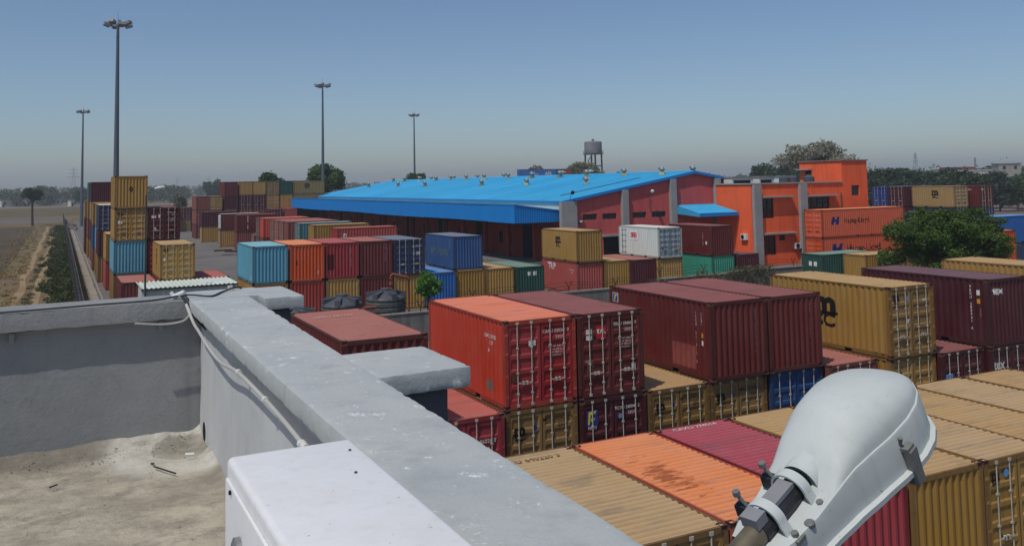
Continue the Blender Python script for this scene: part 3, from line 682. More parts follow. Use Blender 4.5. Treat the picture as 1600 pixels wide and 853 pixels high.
txt(t, 'left', 'HYUNDAI', .75, 3.0, 1.25, flat('ink_ghost', rgb(92,112,96), .7), .02); vnum(t, 'left', '2204', .22, 5.2, 2.2, INK_W)
cc('yellow container with bare tan roof left of the dark green one', 29.8, 63.3, 0, 'yellow')
t = cc('dark green container with two white marks on its end', 32.35, 63.0, 0, 'green'); plate(t, 'end', 1.1, 2.02, .3, .3, INK_W); plate(t, 'end', 1.6, 2.02, .3, .3, INK_W)
t = cc('red container with big white letters under the lettered yellow one', 37.92, 63.0, 0, 'brick', roof='brown'); txt(t, 'left', 'TRP', .75, 1.7, 2.05, INK_W, .03); txt(t, 'left', 'GESU 214', .16, 5.1, 1.95, INK_W, .01); txt(t, 'left', '22G1', .16, 5.1, 1.7, INK_W, .01)
t = cc('yellow container with black letters standing on the white lettered red one', 37.88, 62.9, 1, 'yellow'); msc(t, 'left', 2.9, 1.55, 1.0); vnum(t, 'left', 'MSCU 274081', .16, .95, 2.3, INK_K)
cc('yellow container right of the white lettered red one', 40.55, 62.9, 0, 'yellow'); cc('wine red container left of the white container stack', 43.0, 62.5, 0, 'wine', roof='brown')
cc('yellow container under the white one with red letters', 45.45, 62.1, 0, 'yellow')
t = cc('white container with red letters and grey barred doors', 45.4, 62.0, 1, 'white', 'door'); plate(t, 'left', 2.35, 1.7, 1.3, 1.0, flat('sign_white', rgb(226,224,222), .5)); txt(t, 'left', 'SREI', .6, 2.35, 1.8, INK_R, .04, off=.007, sx=.85); txt(t, 'left', 'INFRASTRUCTURE', .13, 2.35, 1.36, INK_K, .01, off=.007)
DW = flat('door_grey', rgb(150,166,178), .6, 0, .2); SEAM = flat('seam_grey', rgb(96,108,116), .7, 0, .2)
for o in t.children:
    if o.name.startswith('door'): o.material_slots[0].link = 'OBJECT'; o.material_slots[0].material = DW
for z_ in (0.12, 0.62, 1.12, 1.62, 2.12): plate(t, 'front', 1.22, z_+.2, 2.3, .07, SEAM, -.002 if 0 else .006)
for x_ in (.13, .65, 1.14, 1.30, 1.8, 2.3): plate(t, 'front', x_, 1.28, .06, 2.3, SEAM, .0075)
plate(t, 'front', .42, .78, .2, .24, INK_K, .011); plate(t, 'front', 2.05, .80, .3, .34, INK_O, .011)
for x_ in (.55, 1.05): plate(t, 'left', x_, 1.25, .06, 2.1, SEAM, .006)
for z_ in (.25, .75, 1.25, 1.75, 2.25): plate(t, 'left', .8, z_, .8, .06, SEAM, .0085)
cc('jade green container beneath the maroon one in front of the warehouse', 50.25, 61.0, 0, 'jade')
t = cc('maroon container on the jade green one in front of the warehouse canopy', 50.2, 61.0, 1, 'maroon'); vnum(t, 'left', 'TCKU 301', .16, 4.9, 1.9, INK_W); plate(t, 'left', 5.35, 1.1, .16, .26, INK_W)
cc('low wine red container against the orange office wall', 53.05, 61.0, 0, 'wine')

# ---- left column along the boundary wall, and its neighbours
GL = 'stacks along the boundary wall'
def lc(label, x, y, lvl, colour, front='blind', **k): return con(label, x, y, lvl, colour, front, group=GL, **k)
lc('maroon container at ground level in front of the four high tower', 4.1, 70.7, 0, 'maroon', roof='brown')
lc('yellow container at the foot of the four high tower', 3.97, 77.7, 0, 'ochre')
lc('sky blue container, second level of the four high tower', 3.95, 77.7, 1, 'aqua')
t = lc('yellow container with doors, third level of the four high tower', 3.98, 77.7, 2, 'yellow', 'door'); msc(t, 'front', .42, 2.1, .36); plate(t, 'front', .42, 1.5, .3, .26, INK_W)
t = lc('yellow blind ended container on top of the four high tower', 3.97, 77.6, 3, 'yellow'); txt(t, 'end', '0', .55, 1.2, 1.5, INK_K, .04); vnum(t, 'left', 'MSCU 8', .3, 3.0, 2.1, INK_K)
for k, cl in enumerate(('brown', 'red')): lc(('brown container on the ground behind the tower', 'red container above the ground behind the tower')[k], 6.5, 77.8, k, cl, 'door')
t = lc('wine red container with barred doors and white stickers right of the tower', 6.48, 77.7, 2, 'wine', 'door'); plate(t, 'front', .42, 1.85, .34, .2, INK_W); plate(t, 'front', .85, 1.9, .16, .26, INK_W); plate(t, 'front', .5, .9, .2, .2, INK_W); door_marks(t, 'TGHU 240', 'IN')
lc('red container with pink roof at ground level right of the yellow doors', 9.25, 70.7, 0, 'red', roof='brick'); lc('red container carrying the yellow doored one by the prefab cabin', 6.72, 70.7, 0, 'red', roof='brick')
t = lc('yellow container with black side lettering and olive doors near the prefab cabin', 6.72, 70.55, 1, 'yellow', 'door'); msc(t, 'front', .4, 2.15, .3); txt(t, 'left', 'MSC', .8, 3.2, 1.4, INK_K, .04, rot=-math.pi/2); plate(t, 'front', .3, 1.5, .12, .2, INK_W)
# further stacks down the wall
lc('red container under the small yellow one down the wall', 4.0, 91.5, 0, 'brick'); lc('yellow container on the red one, two high, down the wall', 4.0, 91.5, 1, 'yellow')
for k, (cl, fr, lab) in enumerate((('ochre', 'blind', 'ochre container at the foot of the blue doored stack'), ('wine', 'blind', 'wine container in the middle of the blue doored stack'), ('navy', 'door', 'navy container with barred doors down the wall, white roof'))):
    lc(lab, 3.62, 99.6, k, cl, fr, roof='white' if k == 2 else None)
for k, (cl, lab) in enumerate((('ochre', 'ochre container low in the narrow stack past the navy doors'), ('aqua', 'sky blue container in the narrow stack past the navy doors'), ('yellow', 'yellow container high in the narrow stack past the navy doors'))): lc(lab, 3.72, 106.4, k, cl)
for k, (cl, lab) in enumerate((('brown', 'brown container at the foot of the stack beyond the narrow one'), ('blue', 'blue container inside the stack beyond the narrow one'), ('ochre', 'ochre container atop the stack beyond the narrow one'))): lc(lab, 3.6, 114.5, k, cl)
for k, (cl, lab) in enumerate((('ochre', 'ochre container on the ground of the far four high stack'), ('maroon', 'maroon container second in the far four high stack'), ('yellow', 'yellow container third in the far four high stack'), ('wine', 'wine red container topping the far four high stack by the mast'))): lc(lab, 3.85, 131.2, k, cl)
for k, (cl, lab) in enumerate((('yellow', 'yellow container at the base of the green topped stack'), ('brown', 'brown container second in the green topped stack'), ('ochre', 'ochre container third in the green topped stack'), ('teal', 'pale green container topping the farthest four high stack'))): lc(lab, 3.7, 138.6, k, cl)
for k, (cl, lab) in enumerate((('maroon', 'maroon container at the end of the wall, ground level'), ('wine', 'wine red container at the end of the wall, second level'), ('yellow', 'yellow container topping the last stack along the wall'))): lc(lab, 3.5, 146.2, k, cl, z=k*2.6-(0.0))

# ---- row D: lying across, ends towards the boundary wall
GD = 'middle block of containers lying across the yard'
def dc(label, x, y, lvl, colour, front='blind', **k): return con(label, x, y, lvl, colour, front, 'X', group=GD, **k)
XD = 23.9
D_ROWS = [(84.1, 'maroon', 'brick', 'blind', 'red container lying across in front of the warehouse canopy'), (93.0, 'brown', 'yellow', 'blind', 'yellow container lying across behind the red one'),
 (99.1, 'maroon', 'teal', 'door', 'teal container with white lettering lying across'), (104.7, 'brown', 'brown', 'blind', 'brown plain ended container beside the teal one'), (107.3, 'ochre', 'brown', 'door', 'brown container with door end next to the plain brown one'),
 (109.9, 'brown', 'brick', 'door', 'brick red container with door end in the middle block'), (112.5, 'maroon', 'brown', 'door', 'brown container with door end next to the orange end'), (118.8, 'brown', 'vermilion', 'blind', 'orange ended container in the middle block'),
 (121.5, 'wine', 'maroon', 'door', 'maroon container with door end behind the orange one'), (138.2, 'brown', 'maroon', 'blind', 'maroon container with white vertical letters in the middle block')]
for y, c0, c1, fr, lab in D_ROWS:
    dc(c0+' container beneath the '+lab.replace(' in the middle block', ''), XD, y, 0, c0, fr)
    t = dc(lab, XD, y, 1, c1, fr, roof={'brick': 'brick', 'maroon': 'brick', 'teal': 'teal', 'vermilion': 'vermilion'}.get(c1))
    if c1 == 'brick' and y < 90: plate(t, 'right', .75, 1.85, .32, .42, INK_W); plate(t, 'right', .75, 1.82, .14, .14, INK_K, .006)
    if c1 == 'teal': vnum(t, 'right', 'CRXU 2', .32, 1.9, 2.2, INK_W); plate(t, 'right', 2.4, 1.3, .14, 2.1, INK_W)
    if y > 135: vnum(t, 'right', 'TEX 28', .34, 1.6, 2.2, INK_W)
dc('brown container with open door end low in the middle block', 24.6, 128.6, 0, 'brown', 'door'); dc('maroon container with sunlit tan roof low in the middle block', 25.6, 132.0, 0, 'maroon', 'door', roof='tan')
dc('ochre container with door end under the white louvred one', 22.7, 146.0, 0, 'yellow', 'door'); dc('yellow container under the white roofed maroon one', 25.2, 141.9, 0, 'yellow', 'door')
t = dc('maroon container with white louvred end and pale roof sheet', 22.8, 146.0, 1, 'maroon', 'blind', roof='white')
m = MB()
for k in range(7): m.prism([(-.02, .35+k*.3), (-.07, .35+k*.3), (-.02, .62+k*.3)], 1, -1.0, 1.0)
lv = obj('louvre_panel', MB().box(-1.05, -3.055, .25, 1.05, -3.02, 2.42).mesh('louvre_panel'), flat('louvre_white', rgb(196,198,194), .6), t)
for k in range(7): obj('louvre', MB().prism([(-3.06, .36+k*.29), (-3.13, .36+k*.29), (-3.06, .55+k*.29)], 0, -.98, .98).mesh('louvre'), MATS['louvre_white'], lv)
dc('yellow container at the left end of the middle block, ground level', 22.0, 161.2, 0, 'yellow'); dc('maroon container at the left end of the middle block, upper level', 22.0, 161.2, 1, 'wine', roof='maroon')

# ---- E: tall stacks left of the canopy
GE = 'tall stacks beside the far end of the canopy'
E_LOW = 'container in the lower levels of the tall stacks beside the canopy'
cols = [(23.0, 3, ['brown']), (25.2, 3, ['yellow']), (28.0, 4, ['wine', 'maroon']), (30.7, 4, ['wine', 'yellow']), (33.2, 4, ['wine', 'yellow']), (35.75, 4, ['yellow', 'ochre']), (38.3, 4, ['yellow', 'green'])]
TOPS = {(23.0, 2): ('brick red blind ended container left of the yellow doors', 'blind'), (25.2, 2): ('yellow container with barred doors at the left of the tall stacks', 'door'),
 (28.0, 2): ('plain wine red container in the third level of the tall stacks', 'blind'), (28.0, 3): ('maroon container topping the left corner of the tall stacks', 'blind'), (30.7, 2): ('wine red doored container left of its twin in the tall stacks', 'door'), (30.7, 3): ('yellow container topping the tall stacks next to the maroon one', 'blind'),
 (33.2, 2): ('wine red doored container right of its twin in the tall stacks', 'door'), (33.2, 3): ('yellow container topping the tall stacks, third from left', 'blind'), (35.75, 2): ('yellow container below the ochre doors in the tall stacks', 'door'), (35.75, 3): ('ochre doored container left of the dark green one', 'door'),
 (38.3, 2): ('yellow container below the dark green one', 'blind'), (38.3, 3): ('dark green container topping the tall stacks', 'blind')}
for x, n_, top in cols:
    for l in range(n_):
        if l >= 2:
            lab, fr = TOPS[(x, l)]; con(lab, x-.3, 173.5-(0.0), l, top[l-2], fr, group=GE)
        else: con(E_LOW, x-.3, 173.5, l, ('maroon', 'brown')[l], 'door', group=GE)
t = con('long sided yellow container with black letters topping the right end of the tall stacks', 40.6, 173.2, 3, 'ochre', 'blind', 'X', group=GE); msc(t, 'right', 2.6, 1.5, 1.15)
con('yellow container lying across below the lettered one by the canopy', 40.6, 173.2, 2, 'ochre', 'blind', 'X', group=GE)
for l in (0, 1): con(E_LOW, 40.6, 173.2, l, 'brown', 'blind', 'X', group=GE)
con('brick red container with sunlit roof near the canopy end', 37.6, 168.0, 1, 'brick', 'blind', group=GE); con('wine red doored container near the canopy end', 34.9, 168.0, 1, 'wine', 'door', group=GE)
con('brown container under the brick red one near the canopy end', 37.6, 168.0, 0, 'brown', 'blind', group=GE); con('maroon container under the wine red doors near the canopy end', 34.9, 168.0, 0, 'maroon', 'door', group=GE)
# ---- F: small far group in the open yard
GF = 'far group in the open yard'
con('wine red doored container of the far pair in the open yard', 23.2, 204, 1, 'wine', 'door', group=GF); con('yellow doored container of the far pair in the open yard', 23.2, 204, 0, 'ochre', 'door', group=GF)
con('maroon container on top at the right of the far group', 26.0, 205, 1, 'maroon', 'door', group=GF); con('maroon container below at the right of the far group', 26.0, 205, 0, 'maroon', 'door', group=GF)
con('tan roofed wine container left in the far group', 20.4, 203, 0, 'wine', 'door', roof='tan', group=GF); con('plum container left in the far group, upper level', 20.4, 203, 1, 'plum', 'door', roof='tan', group=GF)
# ---- far stack seen above the warehouse ridge
GR = 'stack seen above the warehouse roof'
for l in range(5):
    k = dict(z=l*2.6+.02, group=GR)
    t = con('blue long sided container with white letters above the warehouse ridge' if l == 4 else 'container in the stack hidden behind the warehouse roof', 122.6, 235, l, 'azure', 'blind', 'X', L=12.19, **k)
    if l == 4: txt(t, 'right', 'APL', 1.5, 9.5, 1.2, INK_W, .03); txt(t, 'right', 'CO', 1.2, 5.0, .7, INK_W, .03)
    con('blue doored container beside the red one above the warehouse ridge' if l == 4 else 'container in the stack hidden behind the warehouse roof', 135.0, 235, l, 'blue', 'door', **k)
    con('red doored container above the warehouse ridge' if l == 4 else 'container in the stack hidden behind the warehouse roof', 137.6, 235, l, 'red', 'door', **k)
# ---- long orange pair beside the office
GO = 'long orange pair beside the office'
for l in (0, 1):
    t = con(('lower long orange container with navy emblem beside the office', 'upper long orange container with navy company name beside the office')[l], 69.9, 67.35, 0, 'orange', 'door', 'X', L=12.19, H=2.9, z=l*2.92+.01, group=GO, barmat=P('orange'))
    k = (1.35, 1.0)[l]
    m = MB(); m.add([(-.62,-.4,0),(-.25,-.4,0),(-.05,.4,0),(-.42,.4,0)], [(0,1,2,3)]); m.add([(.02,-.4,0),(.39,-.4,0),(.62,.4,0),(.25,.4,0)], [(0,1,2,3)]); m.add([(-.3,-.12,0),(.3,-.12,0),(.36,.12,0),(-.24,.12,0)], [(0,1,2,3)])
    place_decal(t, m.mesh('d'), 'right', 1.95+.1*(1-l), 1.72, INK_HB, sx=k, sy=k)
    txt(t, 'right', 'Hapag-Lloyd', .74*k, 5.0+.9*(1-l), 1.68, INK_K, .015)
# ---- G: stacks on the far right
GG = 'stacks on the far right beyond the big tree'
G_LOW = 'container in the lower levels of the far right stacks'
for l in range(3):
    t = con('pale yellow container with black letter on the far right' if l == 2 else G_LOW, 96.3, 71.6, l, 'tan' if l == 2 else 'navy', 'door', group=GG)
    if l == 2: msc(t, 'left', 3.3, 1.55, 1.1)
    t = con('maroon doored container at the right end of the far right stacks' if l == 2 else G_LOW, 99.3, 70.4, l, 'maroon' if l == 2 else 'navy', 'door', group=GG)
    if l == 2: txt(t, 'left', 'GESU 2', .24, 4.6, 2.1, INK_W, .02); txt(t, 'front', 'BIR', .3, .5, 2.1, INK_W, .02)
    con('wine red doored container behind the office tower' if l == 2 else G_LOW, 95.6, 78.2, l, 'wine', 'door', 'X', group=GG)
    con('royal blue doored container behind the office tower' if l == 2 else G_LOW, 95.6, 80.8, l, 'blue' if l < 2 else 'royal', 'door', 'X', group=GG)
    con('distant red container peeping over the far right stacks' if l == 2 else 'container under the distant red one', 268, 228, l, 'red', 'blind', group='distant red stack')
# ---- H: near the big tree
GH = 'containers around the big tree'
t = con('small looking dark green container with two white marks in front of the orange pair', 58.3, 56.3, 0, 'green', 'blind', 'X', group=GH); plate(t, 'end', 1.0, 1.75, .32, .38, INK_W); plate(t, 'end', 1.55, 1.75, .32, .38, INK_W)
con('yellow container with tan roof right of the small green one', 60.6, 53.75, 0, 'yellow', 'blind', 'X', group=GH); con('yellow container half hidden by the lower branches of the big tree', 61.5, 50.6, 0, 'ochre', 'blind', 'X', group=GH)
con('orange container right of the big tree, upper level', 58.9, 40.9, 1, 'orange', 'blind', group=GH); con('container under the orange one right of the big tree', 58.9, 40.9, 0, 'brown', 'blind', group=GH)
con('blue container behind the orange one at the right edge', 78.0, 54.0, 1, 'azure', 'door', 'X', group=GH); con('lower blue container at the right edge behind the tree', 78.0, 54.0, 0, 'navy', 'door', 'X', group=GH)
con('navy container half behind the big tree at right', 84.0, 63.0, 0, 'navy', 'blind', group=GH); con('upper navy container half behind the big tree at right', 84.0, 63.0, 1, 'navy', 'blind', group=GH)

# ================================================================== INNER WALL, TANKS, PIPE, SHRUB, CABIN
def wall_mat():
    m, nt, b = new_mat('rendered_wall', 0.92, 0, 0.15)
    v = coords(nt, rnd=False); n1 = noise_n(nt, v, 0.5, 7, .65); n2 = noise_n(nt, coords(nt, (3, 3, .3), False), 1.0, 6)
    C = mixc(nt, ramp(nt, n1, .35, .7), rgb(104,102,98), rgb(140,138,132)); C = mixc(nt, ramp(nt, n2, .5, .75, 0, .7), C, rgb(66,68,62))
    nt.links.new(C, b.inputs['Base Color']); bump(nt, b, n1, .4, .05); return m
RW = wall_mat(); BRICKW = flat('capping', rgb(150,142,128), .9, 0, .3, 3, .4, 10)
iw = thing('inner_wall', 'grey stained wall with wire posts crossing the yard behind the second row', 'wall', (0, 50, 0))
for x0, x1, h in ((2.2, 12.9, 1.7), (13.0, 20.6, 1.72), (20.8, 28.2, 2.12), (28.3, 36.4, 2.14), (36.5, 42.5, 2.5), (42.6, 49.6, 2.6)):
    MB().box(x0, -.12, 0, x1, .12, h).build('wall_panel', RW, iw); MB().box(x0-.03, -.17, h+.003, x1+.03, .17, h+.075).build('capping', BRICKW, iw)
WIRE = flat('barbed_wire', rgb(70,62,56), .7, .3, .2); PILE = flat('angle_iron', rgb(60,52,46), .8, 0, .3)
for x in (14.5, 19.2, 22.6, 25.6, 29.4, 33.0, 36.6, 40.4, 44.4, 48.8):
    h = 1.75 if x < 20.6 else 2.15 if x < 36.5 else 2.6
    MB().tube((x, 0, h), (x, 0, h+.3), .03, n=5).tube((x, 0, h+.28), (x-.28, -.05, h+.72), .025, n=5).tube((x, 0, h+.28), (x+.28, .05, h+.72), .025, n=5).build('wire_post', PILE, iw)
m = MB()
for k in range(3):
    for x0, x1, h in ((13, 20.6, 1.9), (20.8, 36.4, 2.35), (36.5, 49.5, 2.8)):
        m.path([(x0+(x1-x0)*i/12, 0, h+k*.2+.06*math.sin(i*1.9+k)) for i in range(13)], .012, 3)
m.build('wire_strand', WIRE, iw)
m = MB(); m.path([(21+i*.12, .22*math.cos(i*.8), 2.42+.22*math.sin(i*.8)) for i in range(130)], .011, 3); m.build('coil_wire', WIRE, iw)
# dry creeper on the wall at right
o = obj('creeper', leaf_mesh('creeper', [(x, 49.6+random.uniform(-.2, .2), random.uniform(1.2, 2.7), .7, .35, .45) for x in np.linspace(36, 46, 34)], 5200, .08, 1, 8, .2), leaf_mat('creeper_leaf', rgb(72,74,50), rgb(104,100,72)))
tag(o, 'straggly olive creeper covering the inner wall', 'creeper', kind='stuff')
# second low wall and concrete apron in front of the office
aw = thing('apron_wall', 'pale low concrete wall in front of the orange office', 'wall', (0, 58.5, 0))
for x0, x1 in ((49.9, 53.6), (53.7, 57.6)): MB().box(x0, -.12, 0, x1, .12, .95).build('wall_panel', CONC_D, aw); MB().box(x0-.03, -.22, .953, x1+.03, .22, 1.06).build('capping', CONC, aw)
for x in (50.6, 54.4, 57.3): MB().tube((x, 0, 1.0), (x, 0, 1.3), .03, n=5).tube((x, 0, 1.28), (x-.3, -.05, 1.7), .025, n=5).tube((x, 0, 1.28), (x+.3, .05, 1.7), .025, n=5).build('wire_post', PILE, aw)
sheet('concrete_apron', [(48, 51), (63, 51), (63, 58.3), (48, 58.3)], 0.012, CONC)

TANK = flat('black_polythene', rgb(82,84,90), .5, 0, .25, 3); TANKD = flat('dusty_polythene', rgb(92,92,90), .75, 0, .5, 6)
def tank(label, x, y, r, h):
    t = thing('water_tank', label, 'water tank', (x, y, 0), random.uniform(0, 1), 'black water tanks behind the inner wall')
    pr = [(r*.99, 0)]
    for k in range(7): z = .1+k*(h-.2)/7; pr += [(r, z), (r, z+(h-.2)/7*.6), (r*.965, z+(h-.2)/7*.7), (r*.965, z+(h-.2)/7*.95)]
    pr += [(r, h-.08), (r, h)]
    MB().lathe(pr, 28).build('tank_body', TANKD, t, smooth=True)
    MB().lathe([(r, h+.002), (r*.96, h+.08), (r*.30, h+.42), (r*.28, h+.5)], 28).build('tank_shoulder', TANK, t, smooth=True)
    MB().lathe([(.32, h+.5), (.34, h+.53), (.33, h+.6), (.1, h+.63)], 18).build('lid', TANK, t, smooth=True)
    for k in range(6):
        a = k*math.pi/3; ca, sa = math.cos(a), math.sin(a)
        def pt(rr, side, z): return (rr*ca-side*sa, rr*sa+side*ca, z)
        ws = .17
        vs = [pt(r*.28, -ws*.6, h+.36), pt(r*.28, ws*.6, h+.36), pt(r*.99, ws, h-.02), pt(r*.99, -ws, h-.02), pt(r*.28, -ws*.6, h+.47), pt(r*.28, ws*.6, h+.47), pt(r*.99, ws, h+.36), pt(r*.99, -ws, h+.36)]
        MB().add(vs, [(0,3,2,1),(4,5,6,7),(0,1,5,4),(1,2,6,5),(2,3,7,6),(3,0,4,7)]).build('stiffener', TANK, t)
    return t
tank('leftmost black water tank, half hidden by the parapet pier', 12.45, 52.8, 1.2, 1.75)
tank('middle black water tank of the three behind the maroon roof', 15.25, 52.8, 1.22, 2.2)
tank('rightmost black water tank beside the brown pipe', 18.05, 52.9, 1.22, 2.35)
PIPE = flat('brown_pipe', rgb(140,76,60), .6, 0, .2)
pp = thing('overflow_pipe', 'brown bent pipe rising beside the right black water tank', 'pipe', (0, 52, 0))
MB().path([(18.15, .2, 2.9), (18.15, .2, 3.75), (18.22, .2, 3.84), (19.1, 0, 3.62), (19.2, 0, 3.5), (19.2, 0, 0)], .085, 8).build('pipe_run', PIPE, pp, smooth=True)
MB().lathe([(.13, 0), (.13, .16)], 10, 18.15, .2, 3.2).build('valve', PIPE, pp); MB().lathe([(.11, 0), (.11, .1)], 10, 18.15, .2, 3.55).build('flange', PIPE, pp)
p2 = thing('link_pipe', 'short pinkish pipe joining the two right water tanks', 'pipe', (0, 52, 0)); MB().tube((16.2, -.3, 2.0), (17.0, -.3, 2.0), .1, n=8).build('pipe_run', PIPE, p2); MB().tube((16.25, -.3, 0), (16.25, -.3, 2.0), .08, n=8).build('riser', PIPE, p2)
tree('small bright green shrub above the inner wall beside the blue container', (20.6, 52.2, 0), 2.1, .06, rblobs(5, 0, 0, 3.0, .85, .8, .75, 9, .5), 1500, .11, LEAF_B, 21, name='shrub', cat='shrub')

# white prefab cabin in front of the tower
WHT = paint('cabin_white', rgb(196,204,196), .5, 1.1); CABR = flat('cabin_roof', rgb(204,212,200), .6, 0, .18, 1.5)
cb = thing('prefab_cabin', 'white prefab cabin with ribbed pale roof behind the left parapet', 'cabin', (5.2, 65.9, 0))
pts = corr_pts(0.05, 6.1, .42, .06)
def corr_wall(pts, z0, z1, y): 
    m = MB(); n_ = len(pts); m.add([(a_, y+d, z0) for a_, d in pts]+[(a_, y+d, z1) for a_, d in pts], [(i, i+1, n_+i+1, n_+i) for i in range(n_-1)]); return m
corr_wall(pts, 0, 2.45, 0).build('front_wall', WHT, cb); MB().box(0.06, .15, 0, 6.08, 4.95, 2.4).build('cabin_body', WHT, cb)
m = MB(); rp = corr_pts(-.12, 6.25, .30, .05); n_ = len(rp)
m.add([(a_, -.18, 2.58-d) for a_, d in rp]+[(a_, 5.1, 2.58-d) for a_, d in rp], [(i, i+1, n_+i+1, n_+i) for i in range(n_-1)]); m.build('roof_sheet', CABR, cb)
MB().box(-.12, -.2, 2.42, 6.25, -.14, 2.52).build('eaves_trim', flat('trim_dark', rgb(60,58,56), .8), cb); MB().box(-.1, -.12, 0, .18, .02, 2.5).build('corner_post', WHT, cb)
for x in (2.2, 2.75): MB().box(x, -.09, 1.1, x+.42, -.03, 2.1).build('window', flat('cabin_pane', rgb(150,176,196), .2), cb)
# small street lamp by the cabin
LWHT = flat('lamp_white', rgb(214,216,212), .45, 0, .08, 3); POLE = flat('pole_grey', rgb(74,76,78), .6, .2, .2)
sl = thing('street_lamp', 'slim street lamp post rising beside the four high tower', 'street lamp', (5.28, 65.2, 0))
MB().tube((0, 0, 0), (0, 0, 8.9), .075, .05, n=8).build('pole', POLE, sl); MB().path([(0, 0, 8.8), (.08, 0, 9.0), (.35, 0, 9.25), (.6, 0, 9.38)], .03, 6).build('arm', POLE, sl)
m = MB(); m.lathe([(.02, 0), (.10, .08), (.15, .3), (.15, .55), (.05, .72)], 12); hd = m.build('lamp_head', LWHT, sl, smooth=True); hd.location = (.5, 0, 9.33); hd.rotation_euler = (0, R(82), 0); hd.scale = (.7, 1, 1)

# scrap pile and timbers
rg = random.Random(5); m = MB()
for k in range(420):
    a_ = rg.uniform(0, 6.28); rr = rg.random()**.7; x, y = 3.0+1.6*rr*math.cos(a_)*.8, 255+26*rr*math.sin(a_); z = max(0, (1-rr)*1.2*rg.random()); q = rg.uniform(.1, .45)
    m.add([(x+rg.uniform(-q, q), y+rg.uniform(-q, q)*2, z+rg.uniform(0, q)) for _ in range(4)], [(0, 1, 2), (0, 2, 3), (0, 3, 1), (1, 3, 2)])
m.build('rubble', flat('rubble_mix', rgb(140,126,122), .9, 0, .6, .6), label='heap of pale rubble at the far end of the boundary wall', cat='rubble', kind='stuff')
tm = MB().cbox(0, 0, 0, 2.6, .22, .2).mesh('timber_baulk')
for k, (x, y, r_) in enumerate(((24.0, 134.5, .15), (24.6, 133.4, -.1), (26.0, 134.0, .3), (25.2, 132.4, .02), (22.9, 137.0, .1), (26.8, 132.9, -.2))):
    o = obj('timber_baulk', tm, flat('old_timber', rgb(86,62,46), .9, 0, .4, 3)); o.location = (x-1.2, y, .01); o.rotation_euler = (0, 0, r_)
    tag(o, 'dark timber baulk lying on the pavement by the yellow containers', 'timber', 'timber baulks on the yard floor')

# ================================================================== WAREHOUSE
X0, X1, XR, Y0, Y1, ZE, ZR = 45.55, 78.5, 62.0, 78.0, 177.0, 7.30, 10.08
def render_mat(name, col, dark, sc=.5):
    m, nt, b = new_mat(name, .88, 0, .15); v = coords(nt, rnd=False); n1 = noise_n(nt, v, sc, 6); n2 = noise_n(nt, coords(nt, (2.2, 2.2, .22), False), .9, 6)
    C = mixc(nt, ramp(nt, n1, .3, .7), scale_c(col, .9), scale_c(col, 1.08)); C = mixc(nt, ramp(nt, n2, .5, .8, 0, .5), C, dark); nt.links.new(C, b.inputs['Base Color']); bump(nt, b, noise_n(nt, v, 6, 6), .15, .03); return m
PINK = render_mat('brick_red_paint', rgb(196,92,90), rgb(150,66,64)); SIDE = render_mat('dock_wall', rgb(164,74,60), rgb(110,50,42)); GREY = flat('grey_render', rgb(152,150,148), .9, 0, .15, 1, .2, 14, rnd=False)
def blue_roof():
    m, nt, b = new_mat('blue_sheet', .5, 0, .3); n1 = noise_n(nt, coords(nt, (.10, 1.2, 1)), .9, 6, .65); n2 = noise_n(nt, coords(nt), .12, 5); n3 = noise_n(nt, coords(nt, (.25, 3, 1)), 1.5, 7, .7); c0 = rgb(54,164,212)
    C = mixc(nt, ramp(nt, n2, .35, .7, 0, .5), c0, rgb(84,176,212)); C = mixc(nt, ramp(nt, n1, .48, .75, 0, .45), C, rgb(44,136,186)); C = mixc(nt, ramp(nt, n3, .64, .76, 0, .45), C, rgb(104,120,122))
    oi = nt.nodes.new('ShaderNodeObjectInfo'); hv = nt.nodes.new('ShaderNodeHueSaturation'); nt.links.new(C, hv.inputs['Color']); nt.links.new(ramp(nt, oi.outputs['Random'], 0, 1, .93, 1.06), hv.inputs['Value'])
    nt.links.new(hv.outputs[0], b.inputs['Base Color']); return m
BLUE = blue_roof(); BLUE_F = flat('blue_fascia', rgb(22,126,200), .5, 0, .10, .3, rnd=False); DARK = flat('dark_opening', rgb(20,19,19), .8, 0, .1)
GLASS = flat('dark_glass', rgb(34,36,40), .15, 0, .1, spec=.6); WSTAIN = flat('roof_stain', rgb(96,140,150), .7, 0, .3, .4)
wh = thing('warehouse', 'long warehouse with bright blue sheet roof and brick red gable', 'warehouse', (0, 0, 0))
def pier(x): return ZE+(ZR-ZE)*(x-X0)/(XR-X0) if x <= XR else ZR-(ZR-ZE)*(x-XR)/(X1-XR)
# gable wall with window and door openings cut as strips
gaps = [(47.7, 49.45, 5.28, 5.88), (50.1, 51.85, 5.28, 5.88), (53.85, 55.6, 5.28, 5.88), (56.3, 58.15, 5.28, 5.88)]
gw = MB()
def gpoly(a_, b_, z0, top=True): gw.prism([(a_, z0), (b_, z0), (b_, pier(b_)-.08), (a_, pier(a_)-.08)], 1, Y0, Y0+.25)
xs = [X0+.01, 47.7, 49.45, 50.1, 51.85, 53.85, 55.6, 56.3, 58.15, XR, X1]
for a_, b_ in zip(xs, xs[1:]):
    op = [g for g in gaps if abs(g[0]-a_) < .01]
    if op: gw.box(a_, Y0, 3.52, b_, Y0+.25, op[0][2]); gpoly(a_, b_, op[0][3])
    else: gpoly(a_, b_, 3.52)
gw.box(X0+.01, Y0, 0, 50.15, Y0+.25, 3.52); gw.box(52.6, Y0, 0, X1, Y0+.25, 3.52)
gw.build('gable_wall', PINK, wh)
for g in gaps:
    o = MB().box(g[0], Y0+.16, g[2], g[1], Y0+.2, g[3]).build('window', GLASS, wh)
    for k in range(5): MB().tube((g[0]+(g[1]-g[0])*(k+.5)/5, Y0+.1, g[2]), (g[0]+(g[1]-g[0])*(k+.5)/5, Y0+.1, g[3]), .015, n=4).build('window_bar', POLE, o)
